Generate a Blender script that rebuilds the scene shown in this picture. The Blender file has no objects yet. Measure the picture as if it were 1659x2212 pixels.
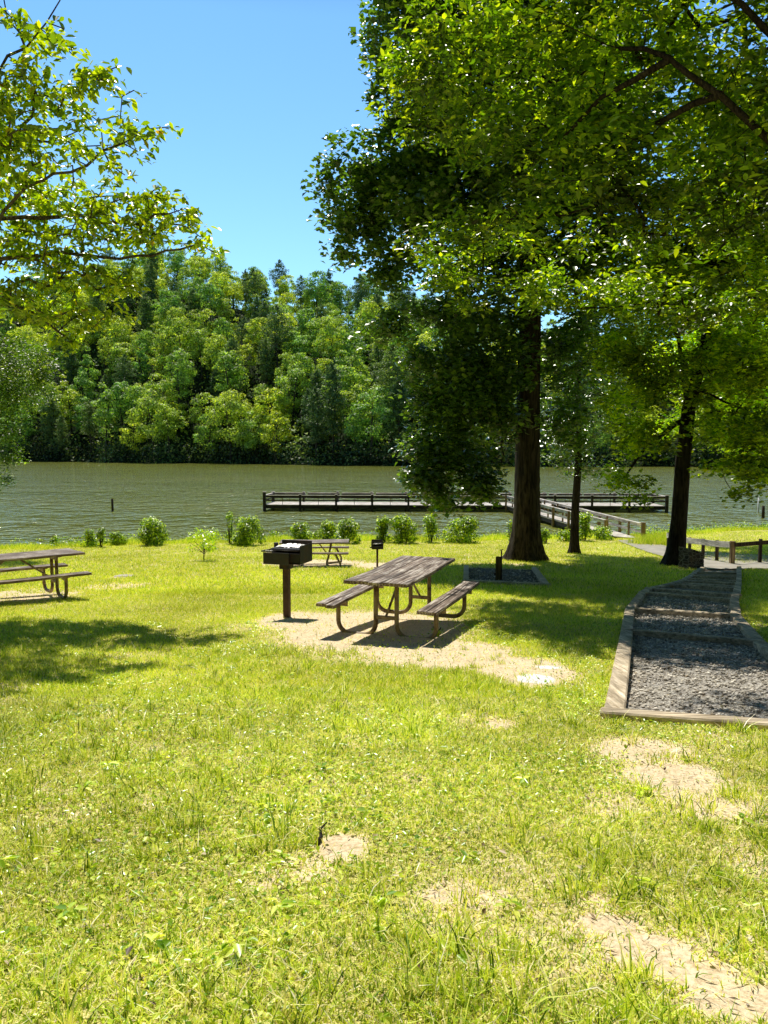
import bpy, bmesh, math, random
import numpy as np
from mathutils import Vector, Matrix
rng = np.random.default_rng(7)
random.seed(7)
SC = bpy.context.scene
COL = SC.collection
PI = math.pi

# ------------------------------------------------------------------ camera
FPX, CX, CY = 1660.0, 829.5, 1106.0       # focal length and centre in units of a 1659 px wide frame
H0 = 4.5                                   # eye height above the lake
PITCH = math.atan(138 / 1660)
cam_d = bpy.data.cameras.new('camera')
cam = bpy.data.objects.new('camera', cam_d); COL.objects.link(cam)
cam.location = (0, 0, H0); cam.rotation_euler = (PI/2 - PITCH, 0, 0)
cam_d.sensor_fit = 'VERTICAL'; cam_d.sensor_height = 36; cam_d.sensor_width = 27
cam_d.lens = FPX / 2212 * 36; cam_d.clip_start = .05; cam_d.clip_end = 3000
SC.camera = cam

def ray(px, py):
    a = (px - CX) / FPX; b = (CY - py) / FPX
    c, s = math.cos(PITCH), math.sin(PITCH)
    return (a, c + b*s, -s + b*c)
def at(px, py, Y):
    d = ray(px, py); t = Y / d[1]
    return Vector((d[0]*t, Y, H0 + d[2]*t))
def atz(px, py, z):
    d = ray(px, py); t = (z - H0) / d[2]
    return Vector((d[0]*t, d[1]*t, z))

# ------------------------------------------------------------------ noise
_perm = np.random.default_rng(3).random((256, 256))
def vnoise(x, y, s=1.0, seed=0):
    x = np.asarray(x, float)*s + 17.3*seed; y = np.asarray(y, float)*s + 9.1*seed
    xi = np.floor(x).astype(int); yi = np.floor(y).astype(int)
    fx = x - xi; fy = y - yi; fx = fx*fx*(3-2*fx); fy = fy*fy*(3-2*fy)
    p = _perm
    a = p[xi % 256, yi % 256]; b = p[(xi+1) % 256, yi % 256]; c = p[xi % 256, (yi+1) % 256]; d = p[(xi+1) % 256, (yi+1) % 256]
    return (a*(1-fx)+b*fx)*(1-fy) + (c*(1-fx)+d*fx)*fy
def fbm(x, y, s=1.0, seed=0, o=3):
    t = 0; w = 0; a = 1
    for k in range(o):
        t = t + a*vnoise(x, y, s*2**k, seed+k); w += a; a *= .5
    return t/w
def sstep(a, b, x):
    t = np.clip((x-a)/(b-a), 0, 1); return t*t*(3-2*t)

# ------------------------------------------------------------------ terrain
PY = np.array([-80, -10, 0, 2, 4, 5.8, 8, 9.3, 10.8, 12.2, 15, 18, 22, 25, 30])
PZ = np.array([7.5, 4.0, 3.06, 2.88, 2.68, 2.49, 2.2, 2.09, 2.0, 1.84, 1.62, 1.34, 1.0, .8, .5])
def shore(x):
    x = np.asarray(x, float)
    return np.interp(x, [-60, -18, -13, -8, -2, 5, 12, 18, 24, 60], [30, 32.6, 34.5, 36.0, 36.6, 37.2, 38.2, 41.5, 42.5, 46]) + .5*(vnoise(x, x*0, .8, 5)-.5)
def terrain(x, y, fine=True):
    x = np.asarray(x, float); y = np.asarray(y, float)
    z = np.interp(y, PY, PZ)
    sh = shore(x)
    t = (y-24)/(sh-24)
    z2 = np.interp(t, [0, .35, .8, .96, 1.0, 1.25, 1.6, 4], [.87, .58, .33, .16, 0, -.7, -1.6, -3])
    z = np.where(y > 24, z2, z)
    if fine:
        z = z + (.035*(fbm(x, y, 1.1, 2)-.5) + .012*(vnoise(x, y, 6, 4)-.5))*np.where(t < .9, 1, 0)
    return z
def G(px, py, dz=0.0):
    d = ray(px, py); lo, hi = .5, 60.0
    for _ in range(50):
        m = (lo+hi)/2; t = m/d[1]
        if H0 + d[2]*t > max(0.0, float(terrain(d[0]*t, m, False))) + dz: lo = m
        else: hi = m
    t = lo/d[1]
    return Vector((d[0]*t, lo, H0 + d[2]*t))
def gz(x, y): return float(terrain(x, y))

# ------------------------------------------------------------------ tagging helpers
def tag(o, label=None, cat=None, group=None, kind=None):
    if label: o['label'] = label
    if cat: o['category'] = cat
    if group: o['group'] = group
    if kind: o['kind'] = kind
    return o
def thing(name, label, cat, loc=(0, 0, 0), rz=0, group=None):
    o = bpy.data.objects.new(name, None); COL.objects.link(o)
    o.location = loc; o.rotation_euler = (0, 0, rz); o.empty_display_size = .2
    return tag(o, label, cat, group)
def link(name, me, mat, parent=None):
    o = bpy.data.objects.new(name, me); COL.objects.link(o)
    if mat is not None and not me.materials: me.materials.append(mat)
    if parent: o.parent = parent
    return o
def copy_tree(o, parent=None):
    c = o.copy(); COL.objects.link(c); c.parent = parent
    for ch in [k for k in COL.objects if k.parent == o]: copy_tree(ch, c)
    return c

def np_mesh(name, V, F, smooth=False):
    """V (n,3); F (m,k) one face size"""
    me = bpy.data.meshes.new(name)
    V = np.asarray(V, np.float32); F = np.asarray(F, np.int32)
    me.vertices.add(len(V)); me.vertices.foreach_set('co', V.ravel())
    m, k = F.shape
    me.loops.add(m*k); me.loops.foreach_set('vertex_index', F.ravel())
    me.polygons.add(m)
    me.polygons.foreach_set('loop_start', np.arange(m, dtype=np.int32)*k)
    if smooth: me.polygons.foreach_set('use_smooth', np.ones(m, bool))
    me.update(calc_edges=True)
    return me

class MB:
    """collects solid shapes into one mesh"""
    def __init__(s): s.bm = bmesh.new()
    def beam(s, p0, p1, w, h, up=(0, 0, 1), bev=.006, jit=0):
        p0 = Vector(p0); p1 = Vector(p1); d = (p1-p0).normalized(); up = Vector(up)
        r = d.cross(up).normalized(); u = r.cross(d)
        vs = []
        for p in (p0, p1):
            for a, b in ((-1, -1), (1, -1), (1, 1), (-1, 1)):
                q = p + r*(a*w/2) + u*(b*h/2)
                if jit: q += Vector([random.uniform(-jit, jit) for _ in range(3)])
                vs.append(s.bm.verts.new(q))
        fs = [(3, 2, 1, 0), (4, 5, 6, 7), (0, 1, 5, 4), (1, 2, 6, 5), (2, 3, 7, 6), (3, 0, 4, 7)]
        F = [s.bm.faces.new([vs[i] for i in f]) for f in fs]
        if bev:
            es = list({e for f in F for e in f.edges})
            bmesh.ops.bevel(s.bm, geom=es, offset=bev, segments=1, affect='EDGES')
        return s
    def box(s, c, sx, sy, sz, bev=.004, rz=0):
        c = Vector(c); d = Vector((math.cos(rz), math.sin(rz), 0))
        return s.beam(c - d*sx/2, c + d*sx/2, sy, sz, bev=bev)
    def plank(s, p0, p1, w, h, n=8, wav=.01, twist=.0, seed=0):
        """a slightly warped board, many segments"""
        rr = random.Random(seed)
        p0 = Vector(p0); p1 = Vector(p1); d = (p1-p0).normalized(); r = d.cross(Vector((0, 0, 1))).normalized()
        ph = rr.uniform(0, 6); prev = None
        for i in range(n+1):
            t = i/n; p = p0.lerp(p1, t); p.z += wav*math.sin(ph+t*3.2) + .3*wav*math.sin(ph*2+t*9)
            tw = twist*(t-.5)*2
            ring = []
            for a, b in ((-1, -1), (-1, .6), (-.93, 1), (.93, 1), (1, .6), (1, -1)):
                ring.append(s.bm.verts.new(p + r*(a*w/2) + Vector((0, 0, b*h/2 + tw*a*w/2 + (.25*wav*a*a if b > 0 else 0)))))
            if prev:
                for k in range(6): s.bm.faces.new((prev[k], prev[(k+1) % 6], ring[(k+1) % 6], ring[k]))
            else: s.bm.faces.new(ring[::-1])
            prev = ring
        s.bm.faces.new(prev)
        return s
    def tube(s, pts, r, n=10, caps=True):
        pts = [Vector(p) for p in pts]; rs = r if isinstance(r, (list, tuple)) else [r]*len(pts)
        prev = None; ref = None
        for i, p in enumerate(pts):
            if i == 0: d = pts[1]-pts[0]
            elif i == len(pts)-1: d = pts[-1]-pts[-2]
            else: d = (pts[i+1]-p).normalized() + (p-pts[i-1]).normalized()
            d.normalize()
            if ref is None:
                ref = d.orthogonal().normalized()
            ref = (ref - d*ref.dot(d)).normalized(); b = d.cross(ref)
            ring = [s.bm.verts.new(p + (ref*math.cos(2*PI*k/n) + b*math.sin(2*PI*k/n))*rs[i]) for k in range(n)]
            if prev:
                for k in range(n):
                    f = s.bm.faces.new((prev[k], prev[(k+1) % n], ring[(k+1) % n], ring[k])); f.smooth = True
            elif caps: s.bm.faces.new(ring[::-1])
            prev = ring
        if caps: s.bm.faces.new(prev)
        return s
    def poly(s, pts, h):
        """prism: pts = list of top xyz, extruded down by h"""
        top = [s.bm.verts.new(p) for p in pts]; bot = [s.bm.verts.new(Vector(p)-Vector((0, 0, h))) for p in pts]
        s.bm.faces.new(top); s.bm.faces.new(bot[::-1]); n = len(pts)
        for i in range(n): s.bm.faces.new((top[i], bot[i], bot[(i+1) % n], top[(i+1) % n]))
        bmesh.ops.recalc_face_normals(s.bm, faces=s.bm.faces[:])
        return s
    def build(s, name, mat, parent=None, sub=None):
        me = bpy.data.meshes.new(name)
        bmesh.ops.recalc_face_normals(s.bm, faces=s.bm.faces[:])
        s.bm.to_mesh(me); s.bm.free()
        return link(name, me, mat, parent)

def arc(c, a, b, r, t0, t1, n=6):
    """points c + r*(cos t * a + sin t * b)"""
    return [Vector(c) + Vector(a)*(r*math.cos(t0+(t1-t0)*i/n)) + Vector(b)*(r*math.sin(t0+(t1-t0)*i/n)) for i in range(n+1)]

# ------------------------------------------------------------------ materials
class NT:
    def __init__(s, name):
        s.m = bpy.data.materials.new(name); s.m.use_nodes = True; s.t = s.m.node_tree; s.t.nodes.clear()
        s.out = s.n('ShaderNodeOutputMaterial')
    def n(s, ty, **kw):
        nd = s.t.nodes.new(ty)
        for k, v in kw.items(): setattr(nd, k, v)
        return nd
    def l(s, a, b): s.t.links.new(a, b)
    def set(s, nd, **kw):
        for k, v in kw.items(): nd.inputs[k.replace('_', ' ')].default_value = v
        return nd
    def noise(s, vec, scale, detail=4, rough=.6, dist=0):
        nd = s.n('ShaderNodeTexNoise'); nd.inputs['Scale'].default_value = scale; nd.inputs['Detail'].default_value = detail
        nd.inputs['Roughness'].default_value = rough; nd.inputs['Distortion'].default_value = dist
        if vec is not None: s.l(vec, nd.inputs['Vector'])
        return nd.outputs['Fac']
    def ramp(s, fac, stops, interp='LINEAR'):
        nd = s.n('ShaderNodeValToRGB'); s.l(fac, nd.inputs['Fac']); cr = nd.color_ramp; cr.interpolation = interp
        while len(cr.elements) < len(stops): cr.elements.new(.5)
        for e, (p, c) in zip(cr.elements, stops): e.position = p; e.color = (*c, 1) if len(c) == 3 else c
        return nd.outputs['Color']
    def mix(s, f, a, b, mode='MIX'):
        nd = s.n('ShaderNodeMix', data_type='RGBA', blend_type=mode)
        for sock, v in ((nd.inputs[0], f), (nd.inputs[6], a), (nd.inputs[7], b)):
            if isinstance(v, (int, float)): sock.default_value = v
            elif isinstance(v, tuple): sock.default_value = (*v, 1)
            else: s.l(v, sock)
        return nd.outputs[2]
    def math(s, op, a, b=0.0, c=None):
        nd = s.n('ShaderNodeMath', operation=op)
        for i, v in enumerate((a, b) if c is None else (a, b, c)):
            if isinstance(v, (int, float)): nd.inputs[i].default_value = v
            else: s.l(v, nd.inputs[i])
        return nd.outputs[0]
    def map(s, vec, scale=(1, 1, 1), loc=(0, 0, 0)):
        nd = s.n('ShaderNodeMapping'); nd.inputs['Scale'].default_value = scale; nd.inputs['Location'].default_value = loc
        s.l(vec, nd.inputs['Vector']); return nd.outputs[0]
    def bump(s, h, strength=.5, dist=.01):
        nd = s.n('ShaderNodeBump'); nd.inputs['Strength'].default_value = strength; nd.inputs['Distance'].default_value = dist
        s.l(h, nd.inputs['Height']); return nd.outputs[0]
    def principled(s, color, rough=.8, normal=None, spec=.5, metal=0):
        p = s.n('ShaderNodeBsdfPrincipled')
        for k, v in (('Base Color', color), ('Roughness', rough), ('Specular IOR Level', spec), ('Metallic', metal)):
            if isinstance(v, (int, float)): p.inputs[k].default_value = v
            elif isinstance(v, tuple): p.inputs[k].default_value = (*v, 1)
            else: s.l(v, p.inputs[k])
        if normal is not None: s.l(normal, p.inputs['Normal'])
        s.l(p.outputs[0], s.out.inputs[0]); return p

def leaf_mat(name, stops, trans=.5, gloss=.12, rough=.35, tcol=(1.0, 1.0, .35), tgain=1.0, objvar=0, patch=.25, pscale=.5, up=False):
    """leaf: per-leaf colour, light coming through from behind, a waxy shine"""
    t = NT(name)
    g = t.n('ShaderNodeNewGeometry'); tc = t.n('ShaderNodeTexCoord')
    col = t.ramp(g.outputs['Random Per Island'], stops)
    if patch:
        nz = t.noise(tc.outputs['Object'], pscale, 3)
        col = t.mix(1.0, col, t.ramp(nz, [(.3, (1-patch*1.6,)*3), (.7, (1+patch*1.6,)*3)]), 'MULTIPLY')
    if objvar:
        oi = t.n('ShaderNodeObjectInfo')
        tint = t.ramp(oi.outputs['Random'], objvar)
        col = t.mix(1.0, col, tint, 'MULTIPLY')
    d = t.n('ShaderNodeBsdfDiffuse'); t.l(col, d.inputs[0])
    tr = t.n('ShaderNodeBsdfTranslucent')
    tcl = t.mix(1.0, col, tuple(c*tgain for c in tcol), 'MULTIPLY'); t.l(tcl, tr.inputs[0])
    m = t.n('ShaderNodeMixShader'); m.inputs[0].default_value = trans; t.l(d.outputs[0], m.inputs[1]); t.l(tr.outputs[0], m.inputs[2])
    gl = t.n('ShaderNodeBsdfGlossy'); gl.inputs['Roughness'].default_value = rough; gl.inputs[0].default_value = (1, 1, 1, 1)
    lw = t.n('ShaderNodeFresnel'); lw.inputs[0].default_value = 1.4
    fac = t.math('ADD', t.math('MULTIPLY', lw.outputs[0], gloss*.8), gloss*.12)
    m2 = t.n('ShaderNodeMixShader'); t.l(fac, m2.inputs[0]); t.l(m.outputs[0], m2.inputs[1]); t.l(gl.outputs[0], m2.inputs[2])
    t.l(m2.outputs[0], t.out.inputs[0])
    return t.m

def wood_mat(name, dark, mid, light, scale=1.0, axis='X', rough=.85, wear=0.0, coord='Object'):
    t = NT(name); tc = t.n('ShaderNodeTexCoord'); v = tc.outputs[coord]
    sc = {'X': (2, 45, 45), 'Y': (45, 2, 45), 'Z': (45, 45, 2)}[axis]
    g1 = t.noise(t.map(v, tuple(k*scale for k in sc)), 1, 5, .65, .3)
    g2 = t.noise(t.map(v, tuple(k*scale*.22 for k in sc), (3, 1, 7)), 1, 3)
    blo = t.noise(v, 3*scale, 4)
    c = t.ramp(g1, [(.32, dark), (.5, mid), (.68, light)])
    c = t.mix(1.0, c, t.ramp(g2, [(.3, (.55, .55, .55)), (.7, (1.3, 1.3, 1.3))]), 'MULTIPLY')
    c = t.mix(1.0, c, t.ramp(blo, [(.3, (.7, .68, .66)), (.7, (1.25, 1.22, 1.2))]), 'MULTIPLY')
    if wear: c = t.mix(t.ramp(t.math('MULTIPLY', g1, t.math('ADD', blo, .45)), [(.5, (0, 0, 0)), (.6, (wear,)*3)]), c, (.62, .56, .48))
    t.principled(c, rough, t.bump(g1, .6, .006), .25)
    return t.m

M = {}
M['table_wood'] = wood_mat('weathered_table_wood', (.04, .026, .02), (.22, .16, .12), (.60, .52, .44), 1, 'Y', .6, .85)
M['timber'] = wood_mat('landscape_timber', (.28, .22, .14), (.60, .50, .35), (.84, .73, .55), .8, 'X', .9)
M['timber_dark'] = wood_mat('shaded_timber', (.20, .16, .10), (.50, .41, .28), (.7, .6, .43), .8, 'X', .9)
M['timber_side'] = wood_mat('landscape_timber_side', (.28, .22, .14), (.60, .50, .35), (.84, .73, .55), .8, 'Y', .9)
M['dock_grey_y'] = wood_mat('grey_gangway_rail', (.32, .29, .27), (.66, .62, .58), (.85, .82, .78), .6, 'Y', .85)
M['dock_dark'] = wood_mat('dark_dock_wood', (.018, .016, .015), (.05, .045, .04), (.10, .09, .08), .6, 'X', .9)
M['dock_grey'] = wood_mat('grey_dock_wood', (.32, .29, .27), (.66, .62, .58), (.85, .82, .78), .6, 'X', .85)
M['dock_brown'] = wood_mat('brown_dock_post', (.10, .065, .035), (.28, .20, .11), (.45, .35, .22), .6, 'Z', .85)
M['post_dark'] = wood_mat('dark_wood_post', (.02, .015, .012), (.06, .045, .03), (.12, .09, .06), .6, 'Z', .9)
M['fence_grey'] = wood_mat('grey_fence_board', (.3, .28, .26), (.68, .65, .6), (.9, .87, .82), .8, 'Y', .85)
M['spigot_post'] = wood_mat('spigot_wood', (.05, .035, .015), (.14, .1, .045), (.24, .18, .09), .8, 'Z', .9)

def paint_mat(name, col, rough=.5, metal=0, rust=None, rs=12, spec=.4):
    t = NT(name); tc = t.n('ShaderNodeTexCoord'); nz = t.noise(tc.outputs['Object'], rs, 6, .7)
    c = t.mix(1.0, col, t.ramp(nz, [(.3, (.7, .7, .7)), (.7, (1.25, 1.25, 1.25))]), 'MULTIPLY')
    if rust: c = t.mix(t.ramp(t.noise(tc.outputs['Object'], rs*.4, 8, .75), [(.48, (0, 0, 0)), (.6, (1, 1, 1))]), c, rust)
    t.principled(c, rough, t.bump(nz, .3, .003), spec, metal); return t.m
M['tan_steel'] = paint_mat('tan_painted_steel', (.36, .27, .15), .5, 0, (.14, .085, .045), 14)
M['black_steel'] = paint_mat('black_grill_steel', (.018, .018, .019), .55, .3, (.05, .026, .016), 10)
M['grill_plate'] = paint_mat('dark_grill_plate', (.035, .037, .036), .5, .2, (.05, .03, .02), 6)
M['rust_post'] = paint_mat('rusty_brown_post', (.085, .045, .028), .7, .1, (.04, .022, .016), 14)
M['bright_steel'] = paint_mat('bright_steel', (.55, .54, .52), .35, .8, None, 20)
M['foil'] = paint_mat('ash_and_foil', (.75, .74, .72), .4, .3, (.1, .09, .08), 30)
M['white_pipe'] = paint_mat('white_pipe', (.75, .76, .78), .4, 0, None, 5)

def stone_mat():
    t = NT('masonry_stone'); tc = t.n('ShaderNodeTexCoord')
    v = t.n('ShaderNodeTexVoronoi', feature='DISTANCE_TO_EDGE'); v.inputs['Scale'].default_value = 6.5; t.l(t.map(tc.outputs['Object'], (1, 1, 1.6)), v.inputs['Vector'])
    v2 = t.n('ShaderNodeTexVoronoi'); v2.inputs['Scale'].default_value = 6.5; t.l(t.map(tc.outputs['Object'], (1, 1, 1.6)), v2.inputs['Vector'])
    sv = t.n('ShaderNodeSeparateColor'); t.l(v2.outputs['Color'], sv.inputs[0]); c = t.ramp(sv.outputs[0], [(0, (.05, .042, .035)), (1, (.17, .14, .11))])
    c = t.mix(t.ramp(v.outputs['Distance'], [(.03, (1, 1, 1)), (.08, (0, 0, 0))]), c, (.26, .24, .21))
    n = t.noise(tc.outputs['Object'], 30, 4)
    t.principled(c, .9, t.bump(t.math('ADD', t.math('MINIMUM', v.outputs['Distance'], .12), t.math('MULTIPLY', n, .05)), .9, .05), .2); return t.m
M['stone'] = stone_mat()

def bark_mat(name, dark, light, sc=1.0):
    t = NT(name); tc = t.n('ShaderNodeTexCoord')
    a = t.noise(t.map(tc.outputs['Object'], (14*sc, 14*sc, 1.6*sc)), 1, 6, .62, .5)
    b = t.noise(tc.outputs['Object'], 1.5, 4)
    c = t.ramp(a, [(.36, dark), (.6, light)])
    c = t.mix(1.0, c, t.ramp(b, [(.3, (.65, .65, .65)), (.7, (1.3, 1.3, 1.25))]), 'MULTIPLY')
    t.principled(c, .95, t.bump(a, 1.0, .06), .15); return t.m
M['bark_big'] = bark_mat('furrowed_bark', (.010, .008, .006), (.085, .068, .052))
M['bark'] = bark_mat('dark_bark', (.010, .008, .007), (.05, .042, .036), 1.6)
M['bark_grey'] = bark_mat('grey_bark', (.03, .027, .024), (.15, .135, .12), 2.0)
M['bark_far'] = bark_mat('far_bark', (.04, .035, .03), (.11, .09, .075), .3)

G1 = [(0, (.055, .10, .012)), (.35, (.09, .16, .018)), (.7, (.14, .22, .022)), (1, (.21, .27, .03))]
M['leaf_tulip'] = leaf_mat('tulip_leaf', [(0, (.03, .07, .012)), (.5, (.065, .13, .018)), (.9, (.13, .22, .025)), (1, (.22, .32, .04))], .42, .25, .35, (1.5, 1.6, .3), 1.7, 0, .2, .35)
M['leaf_near'] = leaf_mat('near_leaf', [(0, (.04, .09, .006)), (.45, (.09, .17, .010)), (.78, (.19, .29, .014)), (1, (.42, .50, .03))], .46, .16, .4, (1.45, 1.4, .22), 1.85, 0, .55, .8)
M['leaf_maple'] = leaf_mat('maple_leaf', [(0, (.06, .13, .008)), (.5, (.16, .26, .012)), (1, (.44, .54, .02))], .5, .12, .4, (1.5, 1.4, .22), 2.0, 0, .55, .8)
M['leaf_bright'] = leaf_mat('sunlit_leaf', [(0, (.12, .24, .012)), (.5, (.30, .44, .02)), (1, (.62, .70, .04))], .55, .1, .4, (1.4, 1.35, .25), 1.8, 0, .35, .5)
M['leaf_dogwood'] = leaf_mat('dogwood_leaf', [(0, (.055, .12, .008)), (.4, (.16, .27, .012)), (.94, (.42, .52, .018)), (.985, (.34, .36, .03)), (1, (.30, .15, .04))], .5, .2, .35, (1.4, 1.32, .16), 1.7, 0, .25, 1.2)
M['leaf_birch'] = leaf_mat('silvery_leaf', [(0, (.03, .08, .012)), (.6, (.08, .16, .02)), (.93, (.2, .3, .035)), (1, (.55, .62, .3))], .4, .08, .4, (1.3, 1.4, .25), 1.5, 0, .35, .7)
M['leaf_bush'] = leaf_mat('bush_leaf', [(0, (.03, .08, .006)), (.35, (.10, .22, .01)), (.7, (.40, .58, .025)), (1, (.75, .85, .10))], .35, .1, .4, (1.4, 1.35, .25), 1.6, 0, .25, 2)
M['leaf_sapling'] = leaf_mat('sapling_leaf', [(0, (.14, .30, .01)), (1, (.52, .66, .02))], .5, .2, .35, (1.4, 1.3, .25), 1.8, 0, .2, 2)
OV = [(0, (.55, .78, .85)), (.35, (.8, .92, .85)), (.6, (1.0, 1.0, .8)), (.85, (1.25, 1.15, .75)), (1, (1.6, 1.4, .8))]
M['leaf_far'] = leaf_mat('far_broadleaf', [(0, (.13, .21, .06)), (.5, (.34, .45, .10)), (1, (.78, .86, .20))], .35, .05, .5, (1.2, 1.25, .35), 1.5, OV, .35, .45)
M['leaf_pine'] = leaf_mat('far_pine', [(0, (.08, .14, .075)), (.5, (.16, .24, .11)), (1, (.30, .38, .15))], .25, .04, .5, (1.1, 1.2, .5), 1.2, [(0, (.7, .85, .95)), (1, (1.3, 1.25, 1.0))], .25, .4)  # pine greens tinted bluish, distance haze put into the colour
M['leaf_under'] = leaf_mat('understorey_leaf', [(0, (.08, .14, .05)), (.5, (.18, .28, .07)), (1, (.42, .52, .12))], .3, .04, .5, (1.2, 1.2, .4), 1.3, 0, .5, .08)
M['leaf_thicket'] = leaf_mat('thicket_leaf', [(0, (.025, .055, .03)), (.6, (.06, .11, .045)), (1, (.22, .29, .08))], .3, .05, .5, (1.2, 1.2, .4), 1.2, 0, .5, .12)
M['blade'] = leaf_mat('grass_blade', [(0, (.06, .13, .01)), (.18, (.24, .40, .02)), (.38, (.60, .76, .06)), (.70, (.88, .94, .17)), (.85, (1, .93, .44)), (1, (1, .95, .75))], .27, .06, .4, (1.2, 1.12, .5), 1.25, 0, .14, .6)
M['blade_far'] = leaf_mat('lawn_blade', [(0, (.16, .30, .012)), (.2, (.46, .66, .03)), (.6, (.80, .90, .10)), (1, (.98, .92, .36))], .27, .05, .4, (1.2, 1.12, .45), 1.25, 0, .14, .35)
M['clover'] = leaf_mat('clover_leaf', [(0, (.14, .30, .015)), (.5, (.52, .68, .05)), (1, (.90, .94, .20))], .35, .08, .35, (1.2, 1.2, .45), 1.3, 0, .15, .8)

# ------------------------------------------------------------------ world and sun
SUN_EL, SUN_AZ = math.radians(60), math.radians(-14)      # azimuth from +Y (ahead), minus = to the left
sd = Vector((math.sin(SUN_AZ)*math.cos(SUN_EL), math.cos(SUN_AZ)*math.cos(SUN_EL), math.sin(SUN_EL)))
W = bpy.data.worlds.new('World'); SC.world = W; W.use_nodes = True
wt = W.node_tree; bg = wt.nodes['Background']
sky = wt.nodes.new('ShaderNodeTexSky'); sky.sky_type = 'NISHITA'; sky.sun_disc = False
sky.sun_elevation = SUN_EL; sky.sun_rotation = SUN_AZ; sky.air_density = 1.0; sky.dust_density = .35; sky.ozone_density = 1.0; sky.altitude = 300
hs = wt.nodes.new('ShaderNodeHueSaturation'); hs.inputs['Saturation'].default_value = .95; hs.inputs['Value'].default_value = 1.0
tint = wt.nodes.new('ShaderNodeMix'); tint.data_type = 'RGBA'; tint.blend_type = 'MULTIPLY'; tint.inputs[0].default_value = 1; tint.inputs[7].default_value = (.64, 1.07, 1.34, 1)
wt.links.new(sky.outputs[0], hs.inputs['Color']); wt.links.new(hs.outputs[0], tint.inputs[6]); 
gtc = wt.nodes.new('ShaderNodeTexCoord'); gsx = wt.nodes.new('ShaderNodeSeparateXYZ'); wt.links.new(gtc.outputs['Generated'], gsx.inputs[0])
grp = wt.nodes.new('ShaderNodeValToRGB'); wt.links.new(gsx.outputs['Z'], grp.inputs[0])       # sky darkened above the view to cut fill light and deepen shadows
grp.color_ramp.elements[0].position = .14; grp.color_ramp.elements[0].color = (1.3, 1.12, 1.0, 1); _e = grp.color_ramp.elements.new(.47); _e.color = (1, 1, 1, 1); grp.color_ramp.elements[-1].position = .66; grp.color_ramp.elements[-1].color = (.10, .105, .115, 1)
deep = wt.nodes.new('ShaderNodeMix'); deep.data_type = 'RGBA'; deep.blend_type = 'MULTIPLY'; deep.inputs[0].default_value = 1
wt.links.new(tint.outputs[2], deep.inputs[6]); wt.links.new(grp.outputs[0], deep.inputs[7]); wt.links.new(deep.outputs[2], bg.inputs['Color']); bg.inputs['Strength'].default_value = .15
sun_d = bpy.data.lights.new('sun', 'SUN'); sun_d.energy = 5.0; sun_d.angle = math.radians(.5); sun_d.color = (1, .95, .85)
sun = bpy.data.objects.new('sun', sun_d); COL.objects.link(sun); sun.rotation_euler = sd.to_track_quat('Z', 'Y').to_euler(); sun.location = (0, 0, 60)
SC.view_settings.view_transform = 'Standard'; SC.view_settings.look = 'None'; SC.view_settings.exposure = 0; SC.view_settings.gamma = 1

# ------------------------------------------------------------------ layout masks (world space)
def ell(px, py, rx, ry):
    """world ellipse around the spot where that point of the lawn lies"""
    c = G(px, py); a = G(px+rx, py); u = G(px, py-ry); d = G(px, py+ry)
    return (c.x, (u.y+d.y)/2, abs(a.x-c.x), abs(u.y-d.y)/2)
DIRT = [ell(*e)+(s,) for *e, s in [
    (800, 1375, 270, 62, 1.0), (960, 1415, 200, 38, 1.0), (640, 1345, 110, 28, .95), (1150, 1450, 130, 40, .8), (1150, 1468, 75, 22, 1.1),
    (60, 1288, 150, 18, .62), (240, 1268, 90, 12, .5), (680, 1218, 130, 10, .95), (815, 1222, 60, 8, .9),
    (735, 1832, 62, 34, 1.05), (650, 1880, 110, 45, .45), (575, 1920, 45, 16, .45), (1040, 1560, 90, 30, .5), (890, 1690, 60, 22, .4), (1000, 1940, 110, 40, .3),
    (1380, 1625, 130, 40, .62), (1540, 1730, 170, 70, .62), (1290, 1950, 80, 26, .5), (1400, 2060, 110, 45, .85), (1600, 2170, 150, 45, 1.1), (1500, 2110, 110, 36, .95), (1310, 2000, 80, 28, .6), (1460, 1680, 150, 44, .75), (1620, 1860, 90, 60, .4), (1330, 1740, 90, 40, .4),
    (265, 1245, 26, 5, .8), (1120, 1218, 60, 5, .2), (700, 1500, 80, 20, .2)]]
ASH = [ell(1160, 1467, 50, 12)+(1.25,), ell(1185, 1441, 38, 5)+(.9,)]
def blobmask(L, x, y):
    m = np.zeros(np.shape(x))
    for cx, cy, rx, ry, s in L:
        d = np.sqrt(((x-cx)/rx)**2 + ((y-cy)/ry)**2)
        m = np.maximum(m, s*(1-sstep(.45, 1.15, d)))
    return m
def dirt(x, y):
    m = blobmask(DIRT, x, y)
    n = fbm(x, y, 2.3, 11, 4)
    m = m*(.55+.9*n) + .5*sstep(.60, .72, fbm(x, y, 1.6, 21, 4))*.6*sstep(1, 4, y+2) + .12
    return np.clip(m, 0, 1)
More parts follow.
